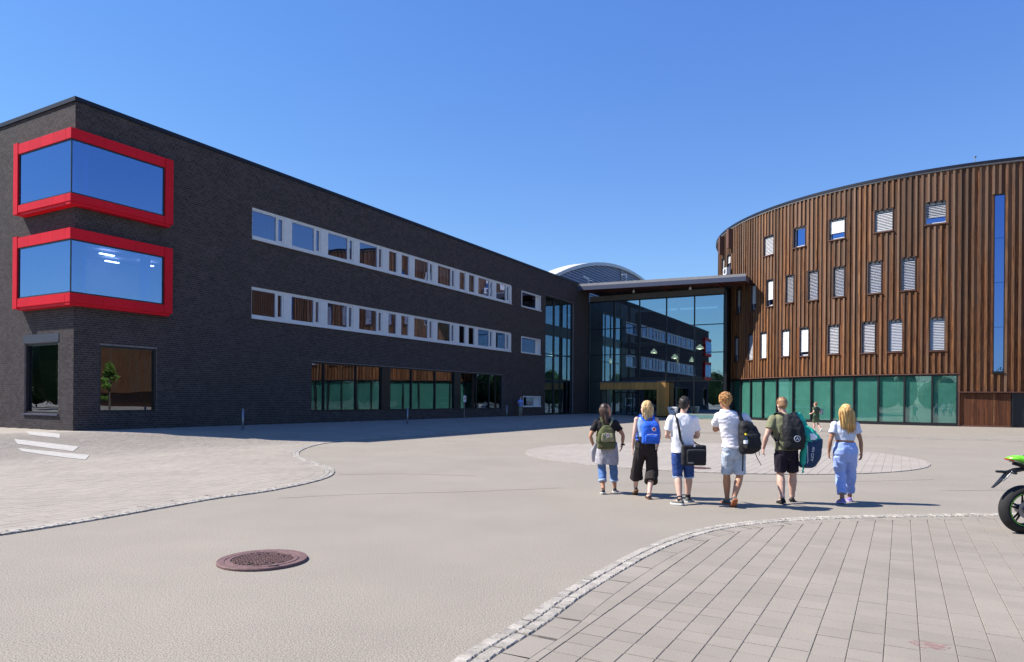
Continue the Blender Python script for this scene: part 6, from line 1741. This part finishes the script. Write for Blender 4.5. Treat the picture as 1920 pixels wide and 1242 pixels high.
bg3.hard('label_patch', M['bike_grey'], lambda b: b.obox((0.055, -0.337, 0.715), (0.045, 0, 0), (0, 0.002, 0), (0, 0, 0.012)))
bg3.hard('clasp', M['print_white'], lambda b: b.disc((0.13, -0.28, 0.985), 0.015, (0, -1, 0.2), 0.008))
bg3.hard('strap', M['black_strap'], strap([(-0.03, -0.215, 0.97), (-0.075, -0.165, 1.10), (-0.10, -0.155, 1.28), (-0.125, -0.11, 1.43), (-0.125, 0.0, 1.515), (-0.10, 0.12, 1.44), (0.0, 0.165, 1.25), (0.15, 0.14, 1.08), (0.24, 0.0, 1.0), (0.28, -0.18, 0.99)], 0.021, 0.005))
# black rucksack on one shoulder
bg4 = Bag('student_d', 'backpack', 'black rucksack slung on one shoulder with a clear yellow capped bottle in its side net', 'backpack', (0.27, -0.17, 0.88), GB)
bg4.soft('body', M['black_bag'], [(0.875, 0.26, -0.17, 0.10, 0.07), (0.91, 0.27, -0.19, 0.145, 0.10), (1.05, 0.285, -0.20, 0.175, 0.115), (1.20, 0.28, -0.195, 0.165, 0.11), (1.32, 0.255, -0.18, 0.135, 0.09), (1.39, 0.225, -0.16, 0.09, 0.06), (1.41, 0.21, -0.15, 0.06, 0.04)], disp=0.020, freq=7, n=3)
bg4.soft('front_pocket', M['black_bag'], [(0.93, 0.31, -0.285, 0.09, 0.03), (0.97, 0.32, -0.30, 0.115, 0.04), (1.14, 0.315, -0.30, 0.11, 0.04), (1.20, 0.30, -0.285, 0.09, 0.025)], disp=0.012, n=3)
bg4.hard('shoulder_strap', M['black_strap'], strap([(0.19, -0.14, 1.38), (0.16, -0.125, 1.46), (0.15, -0.06, 1.575), (0.155, 0.05, 1.56), (0.20, 0.14, 1.42), (0.30, 0.12, 1.2), (0.34, -0.06, 1.02)], 0.033, 0.007))
bg4.hard('loose_strap', M['black_strap'], strap([(0.135, -0.17, 1.20), (0.15, -0.235, 1.06), (0.165, -0.24, 0.85), (0.17, -0.21, 0.60)], 0.012, 0.003))
bg4.hard('hanging_cord', M['black_strap'], lambda b: (b.tube([(0.36, -0.24, 0.90), (0.40, -0.24, 0.80), (0.46, -0.24, 0.70)], 0.006, 5), b.tube([(0.42, -0.24, 0.95), (0.43, -0.24, 0.86)], 0.005, 5)))
M['bottle'] = glass('clear_plastic', (0.9, 0.93, 0.95), (1, 1, 1), 0.06, 1.4, 0.0)
bo = Bag('student_d', 'water_bottle', 'clear water bottle with a yellow cap in the side net of the black rucksack', 'bottle', (0.185, -0.33, 0.97))
bo.hard('bottle', M['bottle'], lambda b: b.tube([(0.18, -0.325, 0.975), (0.18, -0.325, 1.0), (0.18, -0.325, 1.12), (0.18, -0.325, 1.17), (0.18, -0.325, 1.185)], [0.028, 0.033, 0.033, 0.018, 0.014], 12), sm=True)
bo.hard('label_band', M['print_white'], lambda b: b.tube([(0.18, -0.325, 1.05), (0.18, -0.325, 1.10)], 0.0345, 12))
bo.hard('cap', mat('yellow_cap', (0.8, 0.62, 0.02), 0.4), lambda b: b.tube([(0.18, -0.325, 1.186), (0.18, -0.325, 1.215)], 0.019, 12))
# black rucksack with white badge
bg5 = Bag('student_e', 'backpack', 'black rucksack with a round white emblem low on its side', 'backpack', (0.04, -0.2, 0.93), GB)
bg5.soft('body', M['black_bag'], [(0.925, 0.06, -0.19, 0.13, 0.08), (0.96, 0.06, -0.2, 0.165, 0.10), (1.12, 0.05, -0.21, 0.178, 0.115), (1.28, 0.04, -0.20, 0.17, 0.105), (1.40, 0.03, -0.175, 0.145, 0.085), (1.49, 0.02, -0.14, 0.10, 0.055), (1.52, 0.02, -0.12, 0.07, 0.035)], disp=0.020, freq=6.5, n=3)
bg5.hard('emblem', M['print_white'], lambda b: b.disc((0.055, -0.327, 1.115), 0.053, (0, -1, 0), 0.006, 28))
bg5.hard('emblem_inner', M['black_bag'], lambda b: b.disc((0.055, -0.3335, 1.115), 0.042, (0, -1, 0), 0.002, 28))
bg5.hard('emblem_mark', M['print_white'], lambda b: b.rings([[(0.055 + x, y, 1.115 + z) for x, z in ((-0.028, -0.022), (-0.016, -0.022), (0.0, 0.008), (0.016, -0.022), (0.028, -0.022), (0.0, 0.032))] for y in (-0.3345, -0.3375)]))
for sx in (-1, 1):
    bg5.hard('shoulder_strap', M['black_strap'], strap([(0.02 + sx * 0.08, -0.12, 1.47), (-0.01 + sx * 0.12, -0.07, 1.545), (-0.02 + sx * 0.14, 0.04, 1.53), (-0.01 + sx * 0.16, 0.14, 1.38), (sx * 0.19, 0.12, 1.15), (sx * 0.18, -0.12, 1.03)], 0.032, 0.008))
bg5.hard('side_strap', M['black_strap'], strap([(-0.15, -0.13, 1.20), (-0.19, -0.13, 1.10), (-0.17, -0.13, 0.98)], 0.012, 0.004))
# teal and navy sports bag over the other shoulder
bg6 = Bag('student_e', 'sports_bag', 'teal and navy sports bag with white lettering hanging from the right shoulder', 'sports bag', (0.36, -0.12, 0.6), GB)
bg6.soft('body', M['navy_bag'], [(0.615, 0.30, -0.12, 0.085, 0.07), (0.64, 0.315, -0.125, 0.125, 0.10), (0.78, 0.35, -0.13, 0.158, 0.125), (0.95, 0.38, -0.13, 0.162, 0.13), (1.08, 0.395, -0.13, 0.155, 0.125), (1.11, 0.395, -0.13, 0.145, 0.115)], disp=0.012, n=3)
tp = bg6.soft('top', M['teal_bag'], [(1.06, 0.37, -0.13, 0.15, 0.12), (1.12, 0.365, -0.13, 0.152, 0.12), (1.20, 0.345, -0.12, 0.13, 0.10), (1.28, 0.29, -0.10, 0.09, 0.07), (1.32, 0.255, -0.09, 0.05, 0.05)], disp=0.018, freq=10, n=3)
bg6.soft('top_flash', M['print_white'], [(1.09, 0.36, -0.245, 0.05, 0.012), (1.14, 0.37, -0.243, 0.065, 0.012), (1.20, 0.34, -0.222, 0.04, 0.012)], disp=0.006, vox=0.007, n=2.2)
bg6.soft('side_panel', M['teal_bag'], [(0.62, 0.235, -0.15, 0.03, 0.05), (0.72, 0.225, -0.17, 0.04, 0.065), (0.90, 0.235, -0.18, 0.042, 0.07), (1.06, 0.25, -0.18, 0.035, 0.06)], disp=0.008, n=3)
bg6.hard('zip', M['print_white'], lambda b: b.tube([(0.262, -0.245, 1.0), (0.262, -0.25, 0.88), (0.27, -0.245, 0.74), (0.25, -0.225, 0.66)], 0.005, 5))
bg6.hard('strap', M['teal_bag'], strap([(0.30, -0.10, 1.26), (0.26, -0.08, 1.38), (0.19, -0.05, 1.515), (0.15, 0.02, 1.545), (0.2, 0.12, 1.42), (0.33, 0.06, 1.2)], 0.05, 0.008))
bg6.hard('hanging_strap', M['teal_bag'], strap([(0.235, -0.18, 0.66), (0.205, -0.2, 0.58), (0.20, -0.2, 0.53), (0.225, -0.2, 0.56)], 0.014, 0.003))
# lettering along the bag
fc = bpy.data.curves.new('lettering', 'FONT'); fc.body = 'AN CITY'; fc.size = 0.062; fc.extrude = 0.002; fc.align_x = 'CENTER'; fc.align_y = 'CENTER'
fo = bpy.data.objects.new('lettering_tmp', fc); COL.objects.link(fo)
dgr = bpy.context.evaluated_depsgraph_get(); lm = bpy.data.meshes.new_from_object(fo.evaluated_get(dgr)); bpy.data.objects.remove(fo)
lm.materials.append(M['print_white'])
lc = bg6.base + Vector((0.335, -0.268, 0.86))
link_mesh('lettering', lm, lc, bg6.root, (math.radians(90), math.radians(98), 0))
bgr = Bag('jogger', 'folder', 'dark folder carried under the arm of the jogging person', 'folder', (0.30, 0.1, 1.0))
bgr.hard('cover', M['navy_bag'], lambda b: b.obox((0.33, 0.10, 1.17), (0.02, 0.01, 0), (-0.05, 0.12, 0.04), (0, -0.03, 0.15))); bgr.hard('pages', M['print_white'], lambda b: b.obox((0.305, 0.09, 1.165), (0.009, 0.004, 0), (-0.045, 0.11, 0.036), (0, -0.028, 0.14)))
